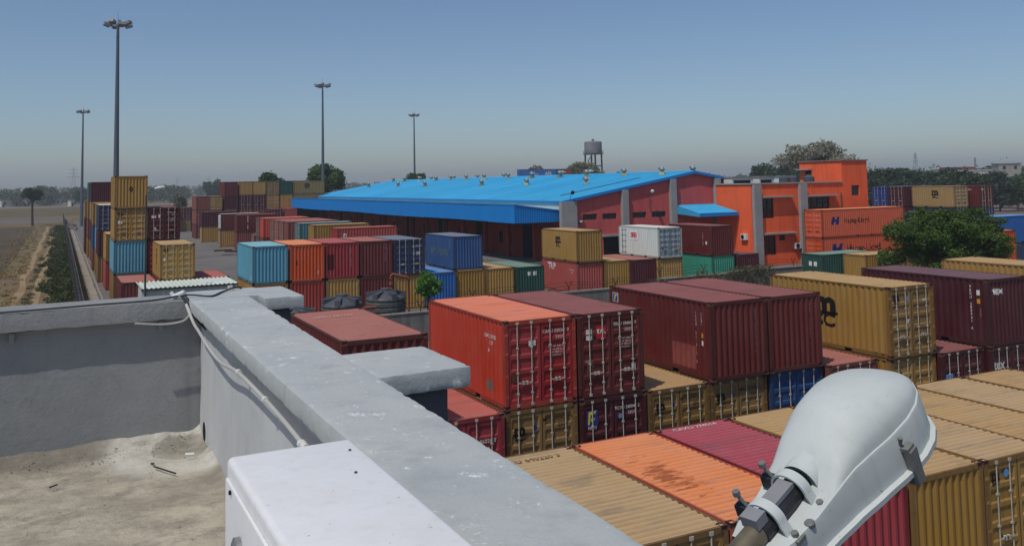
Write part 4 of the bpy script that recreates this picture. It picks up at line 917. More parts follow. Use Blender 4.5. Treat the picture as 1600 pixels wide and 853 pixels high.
MB().box(50.15, Y0+.2, 0, 52.6, Y0+.24, 3.5).build('dock_door', DARK, wh); MB().box(49.9, Y0-.35, 3.5, 52.9, Y0-.003, 3.72).build('door_shade', GREY, wh)
for x in (52.75, 59.0, 65.1): MB().box(x-.37, Y0-.45, 0, x+.37, Y0-.004, pier(x)-.25).build('pilaster', GREY, wh)
MB().box(44.95, Y0-.55, 0, 46.75, Y0-.006, 7.22).build('corner_pilaster', GREY, wh)
# side wall, gutter beam, dock
SWX = X0
MB().box(SWX, Y0+.26, 0, SWX+.25, Y1, 6.3).build('side_wall', SIDE, wh)
MB().box(SWX-.25, Y0+.0, 6.34, SWX+.25, Y1+.2, 7.24).build('gutter_beam', flat('beam_white', rgb(196,198,194), .85, 0, .12, .3), wh)
MB().box(40.9, Y0+1.5, 0, SWX-.003, Y1, 1.15).build('loading_dock', CONC_D, wh)
for k in range(16):
    y = 82.4+k*6.1
    MB().box(44.3, y-.2, 1.153, 44.7, y+.2, 5.18).build('dock_column', SIDE, wh)
    if k % 2 == 0: MB().box(SWX-.06, y+1.5, 1.16, SWX-.003, y+4.7, 4.6).build('dock_door', DARK, wh)
    else:
        for q in (1.4, 3.6): MB().box(SWX-.05, y+q, 2.4, SWX-.003, y+q+.9, 3.7).build('window', GLASS, wh)
# roof sheets: 5 m panels with standing ribs, each slope
def rsheet(xa, za, xb, zb, wdt):
    m = MB(); vs = []; prof = []
    nr = int(wdt/.5)
    for k in range(nr): y = k*wdt/nr; prof += [(y, 0), (y+.36, 0), (y+.40, .05), (y+.46, .05)]
    prof += [(wdt-.02, 0)]
    n_ = len(prof); vs = [(xa, y, za+h) for y, h in prof]+[(xb, y, zb+h) for y, h in prof]
    m.add(vs, [(i, i+1, n_+i+1, n_+i) for i in range(n_-1)]); return m.mesh('roof_sheet')
ns = 20; wd = (Y1-Y0+.6)/ns
ra = rsheet(X0-.35, ZE-.06, XR, ZR, wd); rb = rsheet(XR, ZR, X1+.35, ZE-.06, wd)
for k in range(ns):
    for me in (ra, rb): o = obj('roof_sheet', me, BLUE, wh); o.location = (0, Y0-.3+k*wd, random.uniform(-.006, .006))
MB().prism([(XR-.35, ZR-.02), (XR, ZR+.10), (XR+.35, ZR-.02)], 1, Y0-.3, Y1+.3).build('ridge_cap', BLUE, wh)
for (xa, za, xb, zb) in ((X0-.35, ZE-.06, XR, ZR), (XR, ZR, X1+.35, ZE-.06)):
    m = MB(); m.prism([(xa, za-.22), (xb, zb-.22), (xb, zb+.06), (xa, za+.06)], 1, Y0-.36, Y0-.305); m.build('barge_board', BLUE_F, wh)
MB().box(X0-.45, Y0-.3, ZE-.16, X0-.36, Y1+.3, ZE-.02).build('eaves_gutter', BLUE_F, wh)
def on_roof(x): return ZE-.06+(ZR-ZE+.06)*(x-X0+.35)/(XR-X0+.35)
# lap lines stained on the sheets
for y in (83.0, 92.2, 100.9, 110.2):
    m = MB(); m.prism([(X0+2.5, on_roof(X0+2.5)+.055), (XR-3.5, on_roof(XR-3.5)+.055), (XR-3.5, on_roof(XR-3.5)+.075), (X0+2.5, on_roof(X0+2.5)+.075)], 1, y, y+.13); m.build('flashing_strip', WSTAIN, wh)
# turbine ventilators
SIL = flat('aluminium', rgb(190,190,186), .5, .55, .15, 5); SILD = flat('vent_base', rgb(132,130,96), .55, .3, .25)
def vent(label, x, y, z):
    t = thing('roof_ventilator', label, 'ventilator', (x, y, z), random.uniform(0, 1), 'turbine ventilators on the blue roof'); t.scale = (.84, .84, .84)
    MB().lathe([(.62, -.15), (.56, .05), (.30, .42), (.30, .62)], 4).build('vent_base', SILD, t)
    m = MB(); n_ = 16
    for i in range(n_):
        a0 = 2*math.pi*i/n_; a1 = a0+.30
        m.add([(.32*math.cos(a0), .32*math.sin(a0), .60), (.50*math.cos(a0), .50*math.sin(a0), .80), (.46*math.cos(a1), .46*math.sin(a1), .97), (.30*math.cos(a1), .30*math.sin(a1), 1.02)], [(0, 1, 2, 3)])
    m.lathe([(.30, .60), (.44, .80), (.30, 1.0)], 16); tb = m.build('turbine', SIL, t, smooth=True)
    MB().lathe([(.36, 1.0), (.34, 1.06), (.1, 1.12)], 16).build('cap', SIL, t, smooth=True); return t
k = 0
for y in (88.5, 103.2, 117.2, 139.7, 152.9, 170.1): vent('ventilator number %s from the gable in the lower row on the blue roof' % ('one two three four five six'.split()[k]), 54.7, y, on_roof(54.7)); k += 1
ORD = 'first second third fourth fifth sixth seventh eighth ninth tenth eleventh twelfth thirteenth'.split()
for k, y in enumerate((81.2, 88.7, 97.2, 104.0, 112.0, 119.5, 128.0, 135.0, 141.5, 148.3, 156.6, 164.6, 171.0)): vent('%s ventilator from the gable in the row just below the blue ridge' % ORD[k], 60.2, y, on_roof(60.2))
for k, y in enumerate((79.5, 101.0, 108.5, 117.5, 127.0, 137.0, 147.0, 158.0)): vent('%s ventilator from the gable in the row peeping over the blue ridge' % ORD[k], 63.2, y, ZR-.25)
# canopy over the dock: tilts towards the wall, deep blue fascia
XC, YC = 40.27, 78.7
cn = thing('dock_canopy', 'long blue canopy with deep fascia along the warehouse dock', 'canopy', (0, 0, 0))
ncp = 16; wc = (Y1-YC)/ncp
def fpanel():
    m = MB(); nr = 20; pr = []
    for k in range(nr): y = k*wc/nr; pr += [(y, 0), (y+wc/nr*.55, 0), (y+wc/nr*.65, .03), (y+wc/nr*.9, .03)]
    pr += [(wc-.005, 0)]; n_ = len(pr)
    m.add([(XC-d, y, 5.2) for y, d in pr]+[(XC-d, y, 6.98) for y, d in pr], [(i, i+1, n_+i+1, n_+i) for i in range(n_-1)]); return m.mesh('fascia_panel')
fp = fpanel(); cr_ = MB().prism([(XC+.02, 6.98), (SWX-.27, 6.34), (SWX-.27, 6.40), (XC+.02, 7.04)], 1, 0, wc-.01).mesh('canopy_sheet')
for k in range(ncp):
    o = obj('fascia_panel', fp, BLUE_F, cn); o.location = (random.uniform(-.015, .015), YC+k*wc, .05*math.sin(k*.9)); o = obj('canopy_sheet', cr_, BLUE, cn); o.location = (0, YC+k*wc, 0)
MB().box(XC-.06, YC-.02, 6.98, XC+.12, Y1, 7.08).build('top_flashing', BLUE_F, cn)
pr = []; nr = 19; wq = (SWX-.26-XC)
for k in range(nr): x = k*wq/nr; pr += [(x, 0), (x+wq/nr*.5, 0), (x+wq/nr*.62, .06), (x+wq/nr*.88, .06)]
pr += [(wq, 0)]; m = MB(); n_ = len(pr)
m.add([(XC+x, YC-.03+d, 5.2) for x, d in pr]+[(XC+x, YC-.03+d, 7.0-.66*x/wq) for x, d in pr], [(i, i+1, n_+i+1, n_+i) for i in range(n_-1)]); m.build('end_panel', BLUE_F, cn)
MB().prism([(XC, 6.98), (SWX-.26, 6.30), (SWX-.26, 6.40), (XC, 7.08)], 1, YC-.09, YC-.04).build('end_flashing', BLUE_F, cn)
MB().box(XC+.05, YC+.05, 5.22, SWX-.3, Y1-.05, 5.26).build('soffit', flat('soffit_dark', rgb(40,46,56), .8), cn)
for k in range(17): MB().tube((40.6, YC+.5+k*6.1, 5.3), (SWX-.2, YC+.5+k*6.1, 4.6), .06, n=5).build('bracket', POLE, cn)
MB().box(XC-.05, Y1-.05, 0, XC+.15, Y1+.15, 5.19).build('end_post', flat('post_white', rgb(200,200,200), .7), cn)
# small canopy on the gable
sc_ = thing('entrance_canopy', 'small bright blue canopy over the side entrance of the warehouse gable', 'canopy', (0, 0, 0))
pr = []; nr = 14
for k in range(nr): x = 59.45+k*(64.6-59.45)/nr; pr += [(x, 0), (x+.16, 0), (x+.2, .05), (x+.3, .05)]
pr += [(64.6, 0)]; n_ = len(pr); m = MB()
m.add([(x, 77.9, 6.45+h) for x, h in pr]+[(x, 73.9, 5.65+h) for x, h in pr], [(i, i+1, n_+i+1, n_+i) for i in range(n_-1)]); m.build('canopy_sheet', BLUE, sc_)
MB().prism([(77.9, 6.4), (73.88, 5.62), (73.88, 5.3), (77.9, 5.55)], 0, 59.40, 59.44).build('side_sheet', BLUE, sc_); MB().box(59.44, 73.84, 5.3, 64.6, 73.88, 5.66).build('front_flashing', BLUE_F, sc_)
# lamps and fittings on the gable
for lab, x, z in (('wall lamp high on the brick red gable between two windows', 56.0, 7.9), ('floodlight on the grey corner pilaster of the warehouse', 46.2, 8.0)):
    t = thing('wall_lamp', lab, 'lamp', (x, Y0-.1, 0)); MB().path([(0, 0, z-1.7), (0, -.05, z-.2), (0, -.5, z+.05)], .03, 5).build('bracket', POLE, t)
    m = MB().lathe([(.05, 0), (.16, .08), (.2, .35), (.06, .55)], 10); o = m.build('lamp_head', LWHT if x > 50 else DARK, t, smooth=True); o.location = (0, -.45, z+.05); o.rotation_euler = (R(75), 0, R(-20))
t = thing('security_camera', 'small white box fitting beside the left gable window', 'camera', (47.3, Y0-.1, 5.1)); MB().box(-.15, -.3, 0, .15, 0, .18).build('housing', LWHT, t); MB().box(-.04, -.02, -.2, .04, .09, 0).build('bracket', POLE, t)

# ================================================================== OFFICE
ORG = render_mat('orange_paint', rgb(240,104,62), rgb(180,66,38), .3)
of = thing('office_building', 'bright orange two storey office block with stair tower', 'building', (0, 0, 0))
OX, OY, OX2, OH = 64.75, 72.0, 82.0, 8.55
m = MB()
ops = [(66.25, 67.8, 4.95, 7.05), (66.3, 67.95, 1.1, 3.15), (68.45, 69.3, 2.55, 3.12), (72.5, 76.0, 5.68, 7.02)]
def wall_strips(m, x0, x1, z0, z1, ops, y, th):
    xs = sorted({x0, x1}|{o[0] for o in ops}|{o[1] for o in ops}); xs = [x for x in xs if x0 <= x <= x1]
    for a_, b_ in zip(xs, xs[1:]):
        mid = (a_+b_)/2; zs = z0
        for o in sorted([o for o in ops if o[0] < mid < o[1]], key=lambda o: o[2]):
            m.box(a_, y, zs, b_, y+th, o[2]); zs = o[3]
        m.box(a_, y, zs, b_, y+th, z1)
wall_strips(m, OX, 78.0, 0, OH, ops, OY, .3); m.build('front_wall', ORG, of)
MB().box(OX, OY+.303, 0, OX+.3, Y0-.46, OH).build('side_wall', ORG, of)
MB().box(OX+.31, OY+.31, 7.55, 77.99, Y0-.47, 7.7).build('roof_slab', CONC_D, of)
for a_, b_, y0, y1 in ((OX-.12, 77.95, OY-.14, OY+.36), (OX-.12, OX+.36, OY+.363, Y0-.46)): MB().box(a_, y0, OH+.003, b_, y1, OH+.14).build('parapet_coping', flat('coping_grey', rgb(158,154,150), .9, 0, .15), of)
for o_ in ops:
    f = MB().box(o_[0], OY+.16, o_[2], o_[1], OY+.2, o_[3]).build('window', GLASS, of)
    nb = 2 if o_[1]-o_[0] < 2 else 4
    fm = MB()
    for k in range(nb+1): x = o_[0]+.04+(o_[1]-o_[0]-.08)*k/nb; fm.box(x-.03, OY+.10, o_[2], x+.03, OY+.158, o_[3])
    fm.box(o_[0], OY+.08, (o_[2]+o_[3])/2-.03, o_[1], OY+.098, (o_[2]+o_[3])/2+.03); fm.build('window_frame', flat('frame_dark', rgb(56,50,46), .6), f)
for a_, b_, z in ((66.0, 70.35, 7.12), (66.1, 70.6, 3.25), (72.35, 76.85, 7.1)): MB().box(a_, OY-.55, z, b_, OY-.003, z+.16).build('window_shade', GREY, of)
for x in (65.35, 71.85): MB().box(x-.5, OY-.42, 0, x+.5, OY-.004, OH-.03).build('pilaster', GREY, of)
MB().box(73.2, OY-.10, 7.2, 73.28, OY-.02, OH).build('rain_pipe', ORG, of); MB().tube((77.75, OY-.08, 0), (77.75, OY-.08, 7.4), .06, n=6).build('rain_pipe', POLE, of)
# stair tower
TZ = 10.95
m = MB(); wall_strips(m, 78.0, OX2, 0, TZ, [(79.45, 80.7, 7.05, 8.2)], OY-.02, .3); m.build('tower_front', ORG, of)
MB().box(78.0, OY+.283, 0, 78.3, 76.5, TZ).build('tower_side', ORG, of); MB().box(78.0, 77.45, 0, 78.3, 78.3, TZ).build('tower_side', ORG, of); MB().box(78.0, 76.5, 9.95, 78.3, 77.45, TZ).build('tower_side', ORG, of)
MB().box(OX2-.3, OY+.283, 0, OX2, 78.3, TZ).build('tower_back', ORG, of); MB().box(77.85, OY-.15, TZ+.003, OX2+.12, 78.45, TZ+.13).build('tower_coping', flat('coping_brown', rgb(136,112,100), .9), of)
MB().box(79.45, OY+.14, 7.05, 80.7, OY+.18, 8.2).build('window', GLASS, of); MB().box(78.2, 76.5, 8.6, 78.25, 77.45, 9.94).build('stair_door', DARK, of); MB().box(77.4, 76.3, 10.02, 77.998, 78.3, 10.16).build('door_shade', GREY, of)
m = MB(); m.box(77.94, 73.0, 8.7, 77.998, 73.14, TZ-.3); m.build('rain_pipe', ORG, of)
def ac(label, loc, rz):
    t = thing('air_conditioner', label, 'air conditioner', loc, rz, 'outdoor air conditioner units on the office')
    MB().box(-.42, -.3, 0, .42, 0, .62).build('casing', LWHT, t)
    g = MB().lathe([(.24, 0), (.24, .02)], 18).build('fan_grille', DARK, t); g.location = (-.12, -.305, .31); g.rotation_euler = (R(90), 0, 0)
    MB().box(-.4, -.28, -.06, -.34, .1, -.005).box(.34, -.28, -.06, .4, .1, -.005).build('wall_bracket', POLE, t); return t
ac('air conditioner on the sunlit left wall of the office', (OX-.01, 73.1, 2.75), R(-90)); ac('air conditioner by the right grey pilaster of the office', (70.85, OY-.02, 1.6), 0)
# things on the office roof
for k, (x, y) in enumerate(((72.4, 75.0), (74.6, 76.0), (76.3, 75.2))):
    t = thing('roof_tank', ('left', 'middle', 'right')[k]+' black tank on the office roof', 'water tank', (x, y, 7.7)); MB().lathe([(.6, 0), (.6, 1.5), (.2, 1.75)], 16).build('tank_body', TANK, t, smooth=True); MB().lathe([(.2, 1.75), (.22, 1.85)], 12).build('lid', TANK, t)
for k, (x, a_, lab) in enumerate(((67.5, 3.0, 'white roof cabin nearest the warehouse on the office roof'), (71.0, 2.2, 'white roof cabin in the middle of the office roof'), (74.2, 1.6, 'low white box left of the stair tower on the office roof'))):
    t = thing('roof_cabin', lab, 'cabin', (x, 77.0, 7.7)); MB().box(-a_/2, -.7, 0, a_/2, .7, 1.6).build('cabin_wall', LWHT, t); MB().box(-a_/2-.1, -.8, 1.602, a_/2+.1, .8, 1.72).build('cabin_roof', CONC, t); MB().box(-a_/2+.2, -.72, .25, a_/2-.4, -.702, 1.3).build('opening', DARK, t)

# ================================================================== THE ROOF WE STAND ON
def rough_box(x0, y0, z0, x1, y1, z1, res=.05, amp=.006, freq=7.0, seed=0.0, warp=None, chip=.012):
    m = MB()
    def axis(a_, b_): n_ = max(1, int(round((b_-a_)/res))); return [a_+(b_-a_)*i/n_ for i in range(n_+1)]
    X, Y, Z = axis(x0, x1), axis(y0, y1), axis(z0, z1)
    def disp(p):
        x, y, z = p
        e = sum((abs(x-x0) < 1e-6 or abs(x-x1) < 1e-6, abs(y-y0) < 1e-6 or abs(y-y1) < 1e-6, abs(z-z0) < 1e-6 or abs(z-z1) < 1e-6))
        v = Vector((x*freq+seed, y*freq, z*freq)); d = noise.noise_vector(v)*amp + noise.noise_vector(v*.25)*amp*.5
        if e >= 2:
            q = (max(0, noise.noise(Vector((x*13+seed, y*13, z*13)))-.15)*1.2+.7*max(0, noise.noise(Vector((x*45+seed, y*45, z*20)))))*chip+.002
            if abs(x-x0) < 1e-6: d.x += q
            if abs(x-x1) < 1e-6: d.x -= q
            if abs(y-y0) < 1e-6: d.y += q
            if abs(y-y1) < 1e-6: d.y -= q
            if abs(z-z1) < 1e-6: d.z -= q*.8
            if abs(z-z0) < 1e-6: d.z += q*.8
        q = Vector(p)+d
        return warp(q) if warp else q
    def grid(A, B_, mk, flip):
        na, nb = len(A), len(B_)
        vs = [disp(mk(a_, b_)) for a_ in A for b_ in B_]
        fs = [(i*nb+j, (i+1)*nb+j, (i+1)*nb+j+1, i*nb+j+1) for i in range(na-1) for j in range(nb-1)]
        m.add(vs, [f[::-1] for f in fs] if flip else fs)
    grid(X, Y, lambda a_, b_: (a_, b_, z1), False); grid(X, Y, lambda a_, b_: (a_, b_, z0), True)
    grid(X, Z, lambda a_, b_: (a_, y0, b_), False); grid(X, Z, lambda a_, b_: (a_, y1, b_), True)
    grid(Y, Z, lambda a_, b_: (x0, a_, b_), True); grid(Y, Z, lambda a_, b_: (x1, a_, b_), False)
    me = bpy.data.meshes.new('rough'); me.from_pydata(m.v, [], m.f)
    bm = bmesh.new(); bm.from_mesh(me); bmesh.ops.remove_doubles(bm, verts=bm.verts, dist=1e-4); bmesh.ops.recalc_face_normals(bm, faces=bm.faces); bm.to_mesh(me); bm.free()
    me.polygons.foreach_set('use_smooth', [True]*len(me.polygons)); 
    try: me.set_sharp_from_angle(angle=R(40))
    except Exception: pass
    return me
def plaster(name, a, b_, chipc, chipk, sc=3.0, bmp=.5):
    m, nt, b = new_mat(name, .88, 0, .2); v = coords(nt, rnd=False)
    n1 = noise_n(nt, v, sc*.5, 6, .6); n2 = noise_n(nt, v, sc*7, 9, .75); n3 = noise_n(nt, v, sc*2.2, 5, .8); n4 = noise_n(nt, v, sc*40, 4)
    C = mixc(nt, ramp(nt, n1, .35, .65), a, b_); C = mixc(nt, ramp(nt, n4, .4, .8, 0, .18), C, scale_c(a, .7))
    k = mul(nt, ramp(nt, n2, .53, .60), ramp(nt, n3, .52, .62)); n5 = noise_n(nt, v, sc*1.1, 8, .7); C = mixc(nt, ramp(nt, n5, .5, .72, 0, .45), C, scale_c(a, .78)); C = mixc(nt, mul(nt, k, chipk), C, chipc)
    wv = nt.nodes.new('ShaderNodeTexNoise'); wv.inputs['Scale'].default_value = 3.5; nt.links.new(v, wv.inputs['Vector'])
    va = nt.nodes.new('ShaderNodeVectorMath'); va.operation = 'MULTIPLY_ADD'; va.inputs[1].default_value = (.5, .5, .5); nt.links.new(wv.outputs['Color'], va.inputs[0]); nt.links.new(v, va.inputs[2])
    vo = nt.nodes.new('ShaderNodeTexVoronoi'); vo.feature = 'DISTANCE_TO_EDGE'; vo.inputs['Scale'].default_value = 1.15; nt.links.new(va.outputs[0], vo.inputs['Vector'])
    ck = mul(nt, ramp(nt, vo.outputs['Distance'], .004, .0008), ramp(nt, n1, .55, .62)); C = mixc(nt, mul(nt, ck, .22), C, scale_c(a, .4))
    dr_ = noise_n(nt, coords(nt, (9, 9, .5), False), 1.0, 6, .6); C = mixc(nt, ramp(nt, dr_, .54, .74, 0, .38), C, scale_c(a, .62))
    nt.links.new(C, b.inputs['Base Color'])
    ad = nt.nodes.new('ShaderNodeMath'); ad.operation = 'ADD'; nt.links.new(n2, ad.inputs[0]); nt.links.new(mul(nt, n4, .35), ad.inputs[1]); bump(nt, b, ad.outputs[0], bmp, .012); return m
COP = plaster('coping_paint', rgb(170,175,175), rgb(184,187,184), rgb(232,233,232), .95, 3.0, .30)
COPD = plaster('coping_raw', rgb(140,142,142), rgb(156,156,154), rgb(178,178,176), .4, 4.0, .9)
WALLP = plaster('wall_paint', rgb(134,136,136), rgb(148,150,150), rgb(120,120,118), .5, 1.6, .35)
WALLX = plaster('wall_paint_lit_copy', rgb(186,189,190), rgb(198,200,200), rgb(170,170,168), .5, 1.6, .25)  # lighter copy of the wall paint, sunlight put into its colour
def floor_mat():
    m, nt, b = new_mat('screed', .95, 0, .1); v = coords(nt, rnd=False); vx = coords(nt, (1, 1.4, 1), False)
    n1 = noise_n(nt, vx, 2.2, 8, .68); n2 = noise_n(nt, v, 14, 9, .7); n3 = noise_n(nt, v, 45, 5, .7); n4 = noise_n(nt, vx, 4.2, 5)
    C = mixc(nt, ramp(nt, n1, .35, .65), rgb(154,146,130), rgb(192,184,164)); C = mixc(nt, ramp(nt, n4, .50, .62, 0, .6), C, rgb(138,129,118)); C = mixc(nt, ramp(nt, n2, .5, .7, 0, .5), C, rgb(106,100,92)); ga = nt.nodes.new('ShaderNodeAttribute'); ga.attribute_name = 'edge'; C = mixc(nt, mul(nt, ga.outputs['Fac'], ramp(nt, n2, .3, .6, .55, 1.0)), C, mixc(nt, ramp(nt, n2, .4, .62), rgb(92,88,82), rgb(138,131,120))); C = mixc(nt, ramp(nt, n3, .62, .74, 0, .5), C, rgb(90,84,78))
    ge = nt.nodes.new('ShaderNodeAttribute'); ge.attribute_name = 'lime'; C = mixc(nt, mul(nt, ge.outputs['Fac'], ramp(nt, n2, .25, .6, .35, 1.0)), C, rgb(196,192,182))
    nt.links.new(C, b.inputs['Base Color']); ad = nt.nodes.new('ShaderNodeMath'); ad.operation = 'ADD'; nt.links.new(n2, ad.inputs[0]); nt.links.new(mul(nt, n3, .4), ad.inputs[1]); bump(nt, b, ad.outputs[0], .9, .016); return m
FZ, CZ = 7.82, 8.642
tr = thing('rooftop_terrace', 'grey rooftop terrace with plastered parapets in the foreground', 'building', (0, 0, 0))
# floor with a mortar fillet along the walls and a lime-washed drain mound in the corner
fx = np.linspace(-1.6, .80, 120); fy = np.linspace(1.2, 5.80, 230); vs = []; lime = []; edge = []
for y in fy:
    for x in fx:
        dw = 5.76-y; dr = .785-x
        h = .003*noise.noise(Vector((x*2, y*2, 0)))+.007*noise.noise(Vector((x*14, y*14, 1)))*(1 if dw < .4 else .22)+.003*noise.noise(Vector((x*38, y*38, 1)))*(1.5 if dw < .35 else .3)
        h += .045*math.exp(-(max(dw, 0)/(.14+.10*noise.noise(Vector((x*3, 0, 5)))))**1.5)*(1+.5*noise.noise(Vector((x*6, y*6, 2))))
        h += .03*math.exp(-(max(dr, 0)/.045)**1.6)*(1+.6*noise.noise(Vector((x*6, y*8, 7))))
        # drain bowl: a raised lip round a shallow bowl at the corner
        q = math.hypot((x-.66)/1.0, (y-5.50)/1.15); lip = math.exp(-((q-.27)/.06)**2)*.014*(1+noise.noise(Vector((x*5, y*5, 3)))); bowl = -.010*math.exp(-(q/.2)**2)
        if x < .80: h += lip+bowl
        vs.append((x, y, FZ+h)); nz = .5+noise.noise(Vector((x*7, y*7, 9)))*.6
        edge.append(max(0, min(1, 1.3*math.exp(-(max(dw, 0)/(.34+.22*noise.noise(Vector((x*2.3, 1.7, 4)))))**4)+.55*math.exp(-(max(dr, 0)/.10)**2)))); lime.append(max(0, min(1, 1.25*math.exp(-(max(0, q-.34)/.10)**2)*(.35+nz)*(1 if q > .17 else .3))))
nx_ = len(fx); fm_ = MB(); fm_.add(vs, [(j*nx_+i, j*nx_+i+1, (j+1)*nx_+i+1, (j+1)*nx_+i) for j in range(len(fy)-1) for i in range(nx_-1)])
me = bpy.data.meshes.new('floor_screed'); me.from_pydata(fm_.v, [], fm_.f); me.polygons.foreach_set('use_smooth', [True]*len(me.polygons))
at_ = me.attributes.new('lime', 'FLOAT', 'POINT'); at_.data.foreach_set('value', lime); ae_ = me.attributes.new('edge', 'FLOAT', 'POINT'); ae_.data.foreach_set('value', edge); obj('floor_screed', me, floor_mat(), tr)
MB().box(-8, -6, 0, 1.02, 5.95, 7.70).build('building_body', WALLP, tr)
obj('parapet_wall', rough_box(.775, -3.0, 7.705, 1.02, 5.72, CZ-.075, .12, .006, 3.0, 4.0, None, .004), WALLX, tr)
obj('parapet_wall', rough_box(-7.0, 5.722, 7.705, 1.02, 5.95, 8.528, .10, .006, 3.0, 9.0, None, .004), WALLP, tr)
def wr(q):   # the coping widens a little away from us
    t = (q.y-1.4)/3.3; f = (q.x-.68)/.32
    return Vector((.672+.022*t+f*(.287+.045*t), q.y, q.z))
obj('coping', rough_box(.68, -.5, CZ-.07, 1.0, 5.62, CZ, .016, .0012, 9.0, 1.0, wr, .005), COP, tr)
obj('coping', rough_box(-7.0, 5.655, 8.532, .72, 6.03, CZ-.004, .04, .002, 8.0, 2.0, None, .007), COPD, tr)
obj('coping', rough_box(.70, 5.615, CZ-.072, 1.16, 6.06, CZ+.003, .018, .0012, 9.0, 7.0, None, .005), COP, tr)
for nm, y0, y1, sd_ in (('pier', 2.98, 3.46, 3.0), ('pier', 5.43, 6.04, 6.0)):
    pr_ = obj('pier', rough_box(1.03, y0+.05, 5.2, 1.27, y1-.05, CZ-.08, .10, .005, 4.0, sd_, None, .006), flat('pier_paint', rgb(96,97,103), .9, 0, .15, 3, .4, 30), tr)
    obj('pier_cap', rough_box(.985 if y0 < 4 else 1.10, y0, CZ-.072, 1.335, y1, CZ+.001, .016, .0014, 10.0, sd_+20, None, .006), COP, pr_)
# drain hole, mortar trickles, debris
o = MB().lathe([(.055, 0), (.055, .05)], 16).build('drain_hole', DARK, tr); o.location = (.822, 5.52, 7.895); o.rotation_euler = (0, R(-90), 0)
DK = flat('dark_scrap', rgb(52,46,42), .9)
def bit(label, p0, p1, r_, mat, cat): MB().tube(p0, p1, r_, n=6).build(cat.replace(' ', '_'), mat, label=label, cat=cat)
bit('short dark stick lying by the corner drain', (.47, 5.16, 7.842), (.56, 4.99, 7.838), .0042, DK, 'stick'); bit('tiny dark stub above the stick by the drain', (.46, 5.22, 7.842), (.475, 5.213, 7.842), .005, DK, 'stub')
bit('small white pipe offcut in the drain bowl', (.64, 5.27, 7.85), (.685, 5.255, 7.85), .008, LWHT, 'pipe offcut'); bit('small dark twig on the terrace floor at left', (-.02, 5.06, 7.845), (.015, 5.09, 7.845), .0035, DK, 'twig')
m = MB(); rg = random.Random(12)
for k in range(620):
    x, y = rg.uniform(-1.4, .72), rg.uniform(2.4, 5.68); 
    if rg.random() < .5: y = 5.7-abs(rg.gauss(0, .22))
    q = rg.uniform(.002, .007)*(1.6 if y > 5.4 else 1); z = FZ+.002+.040*math.exp(-((5.76-y)/.14)**1.5)+(.035*math.exp(-((.785-x)/.05)**1.6))
    m.add([(x+rg.uniform(-q, q), y+rg.uniform(-q, q), z+rg.uniform(-.2, 1)*q) for _ in range(5)], [(0, 1, 2), (0, 2, 3), (0, 3, 4), (1, 4, 2), (2, 4, 3)])
m.build('grit', flat('grit', rgb(150,144,132), .95, 0, .6, 30), label='loose grit and mortar crumbs on the terrace floor', cat='grit', kind='stuff')
# conduit under the coping and cables at the corner
COND = flat('white_conduit', rgb(182,182,179), .5, 0, .1); CAB = flat('black_cable', rgb(44,46,54), .6)
cd = thing('conduit', 'pale plastic conduit sagging along the inside of the right parapet', 'conduit', (0, 0, 0))
def smooth_pts(P_, k=6):
    out = []; P_ = [Vector(p) for p in P_]
    for i in range(len(P_)-1):
        p0, p1, p2, p3 = P_[max(i-1, 0)], P_[i], P_[i+1], P_[min(i+2, len(P_)-1)]
        for j in range(k):
            t = j/k; out.append(.5*((2*p1)+(-p0+p2)*t+(2*p0-5*p1+4*p2-p3)*t*t+(-p0+3*p1-3*p2+p3)*t**3))
    return out+[P_[-1]]
MB().path(smooth_pts([(.68, 5.60, 8.62), (.70, 5.45, 8.535), (.712, 5.3, 8.50), (.716, 4.93, 8.462), (.716, 4.57, 8.455), (.718, 4.12, 8.487), (.722, 3.65, 8.485), (.726, 3.27, 8.472), (.726, 2.9, 8.455), (.726, 2.3, 8.43)]), .0085, 8).build('conduit_pipe', COND, cd, smooth=True)
for y, z in ((4.12, 8.487), (2.98, 8.458), (3.55, 8.484)): MB().tube((.722, y-.012, z), (.722, y+.012, z), .013, n=10).build('saddle_clip', LWHT, cd)
MB().tube((.726, 2.93, 8.457), (.726, 2.99, 8.459), .013, n=12).build('coupler', LWHT, cd)
ca = thing('cable', 'dark cable running along the left coping and over the parapet corner', 'cable', (0, 0, 0))
MB().path(smooth_pts([(-2.5, 5.68, 8.645), (-1, 5.67, 8.648), (-.27, 5.66, 8.645), (.2, 5.665, 8.649), (.5, 5.69, 8.648), (.66, 5.73, 8.66), (.73, 5.70, 8.662), (.83, 5.66, 8.652), (.93, 5.86, 8.652), (1.06, 6.01, 8.655), (1.10, 6.10, 8.55)]), .0055, 6).build('cable_run', CAB, ca, smooth=True)
for dx in (0, .012, .026): MB().path(smooth_pts([(.66+dx, 5.74, 8.66), (.675+dx, 5.66, 8.64), (.70+dx, 5.60, 8.58), (.735+dx*.5, 5.52, 8.53), (.748, 5.3, 8.51)]), .0045, 5).build('cable_tail', CAB, ca, smooth=True)
MB().path(smooth_pts([(.40, 5.60, 8.535), (.55, 5.61, 8.515), (.66, 5.60, 8.525), (.70, 5.60, 8.56)]), .006, 5).build('cable_loop', COND, ca, smooth=True)
cl = thing('cable_gland', 'white cable joint on the left coping corner', 'cable joint', (.655, 5.735, 8.652)); MB().tube((-.03, .02, .0), (.03, -.02, .028), .016, n=10).build('sleeve', LWHT, cl); MB().tube((-.03, .02, .0), (-.042, .03, .03), .011, n=8).build('spout', LWHT, cl)
c2 = thing('cable_clip', 'small white clip holding the cable on the corner coping', 'clip', (.99, 5.965, 8.645)); MB().box(-.014, -.01, 0, .014, .01, .03).build('clip_body', LWHT, c2); MB().box(-.02, -.012, 0, .02, .012, .006).build('clip_base', LWHT, c2)
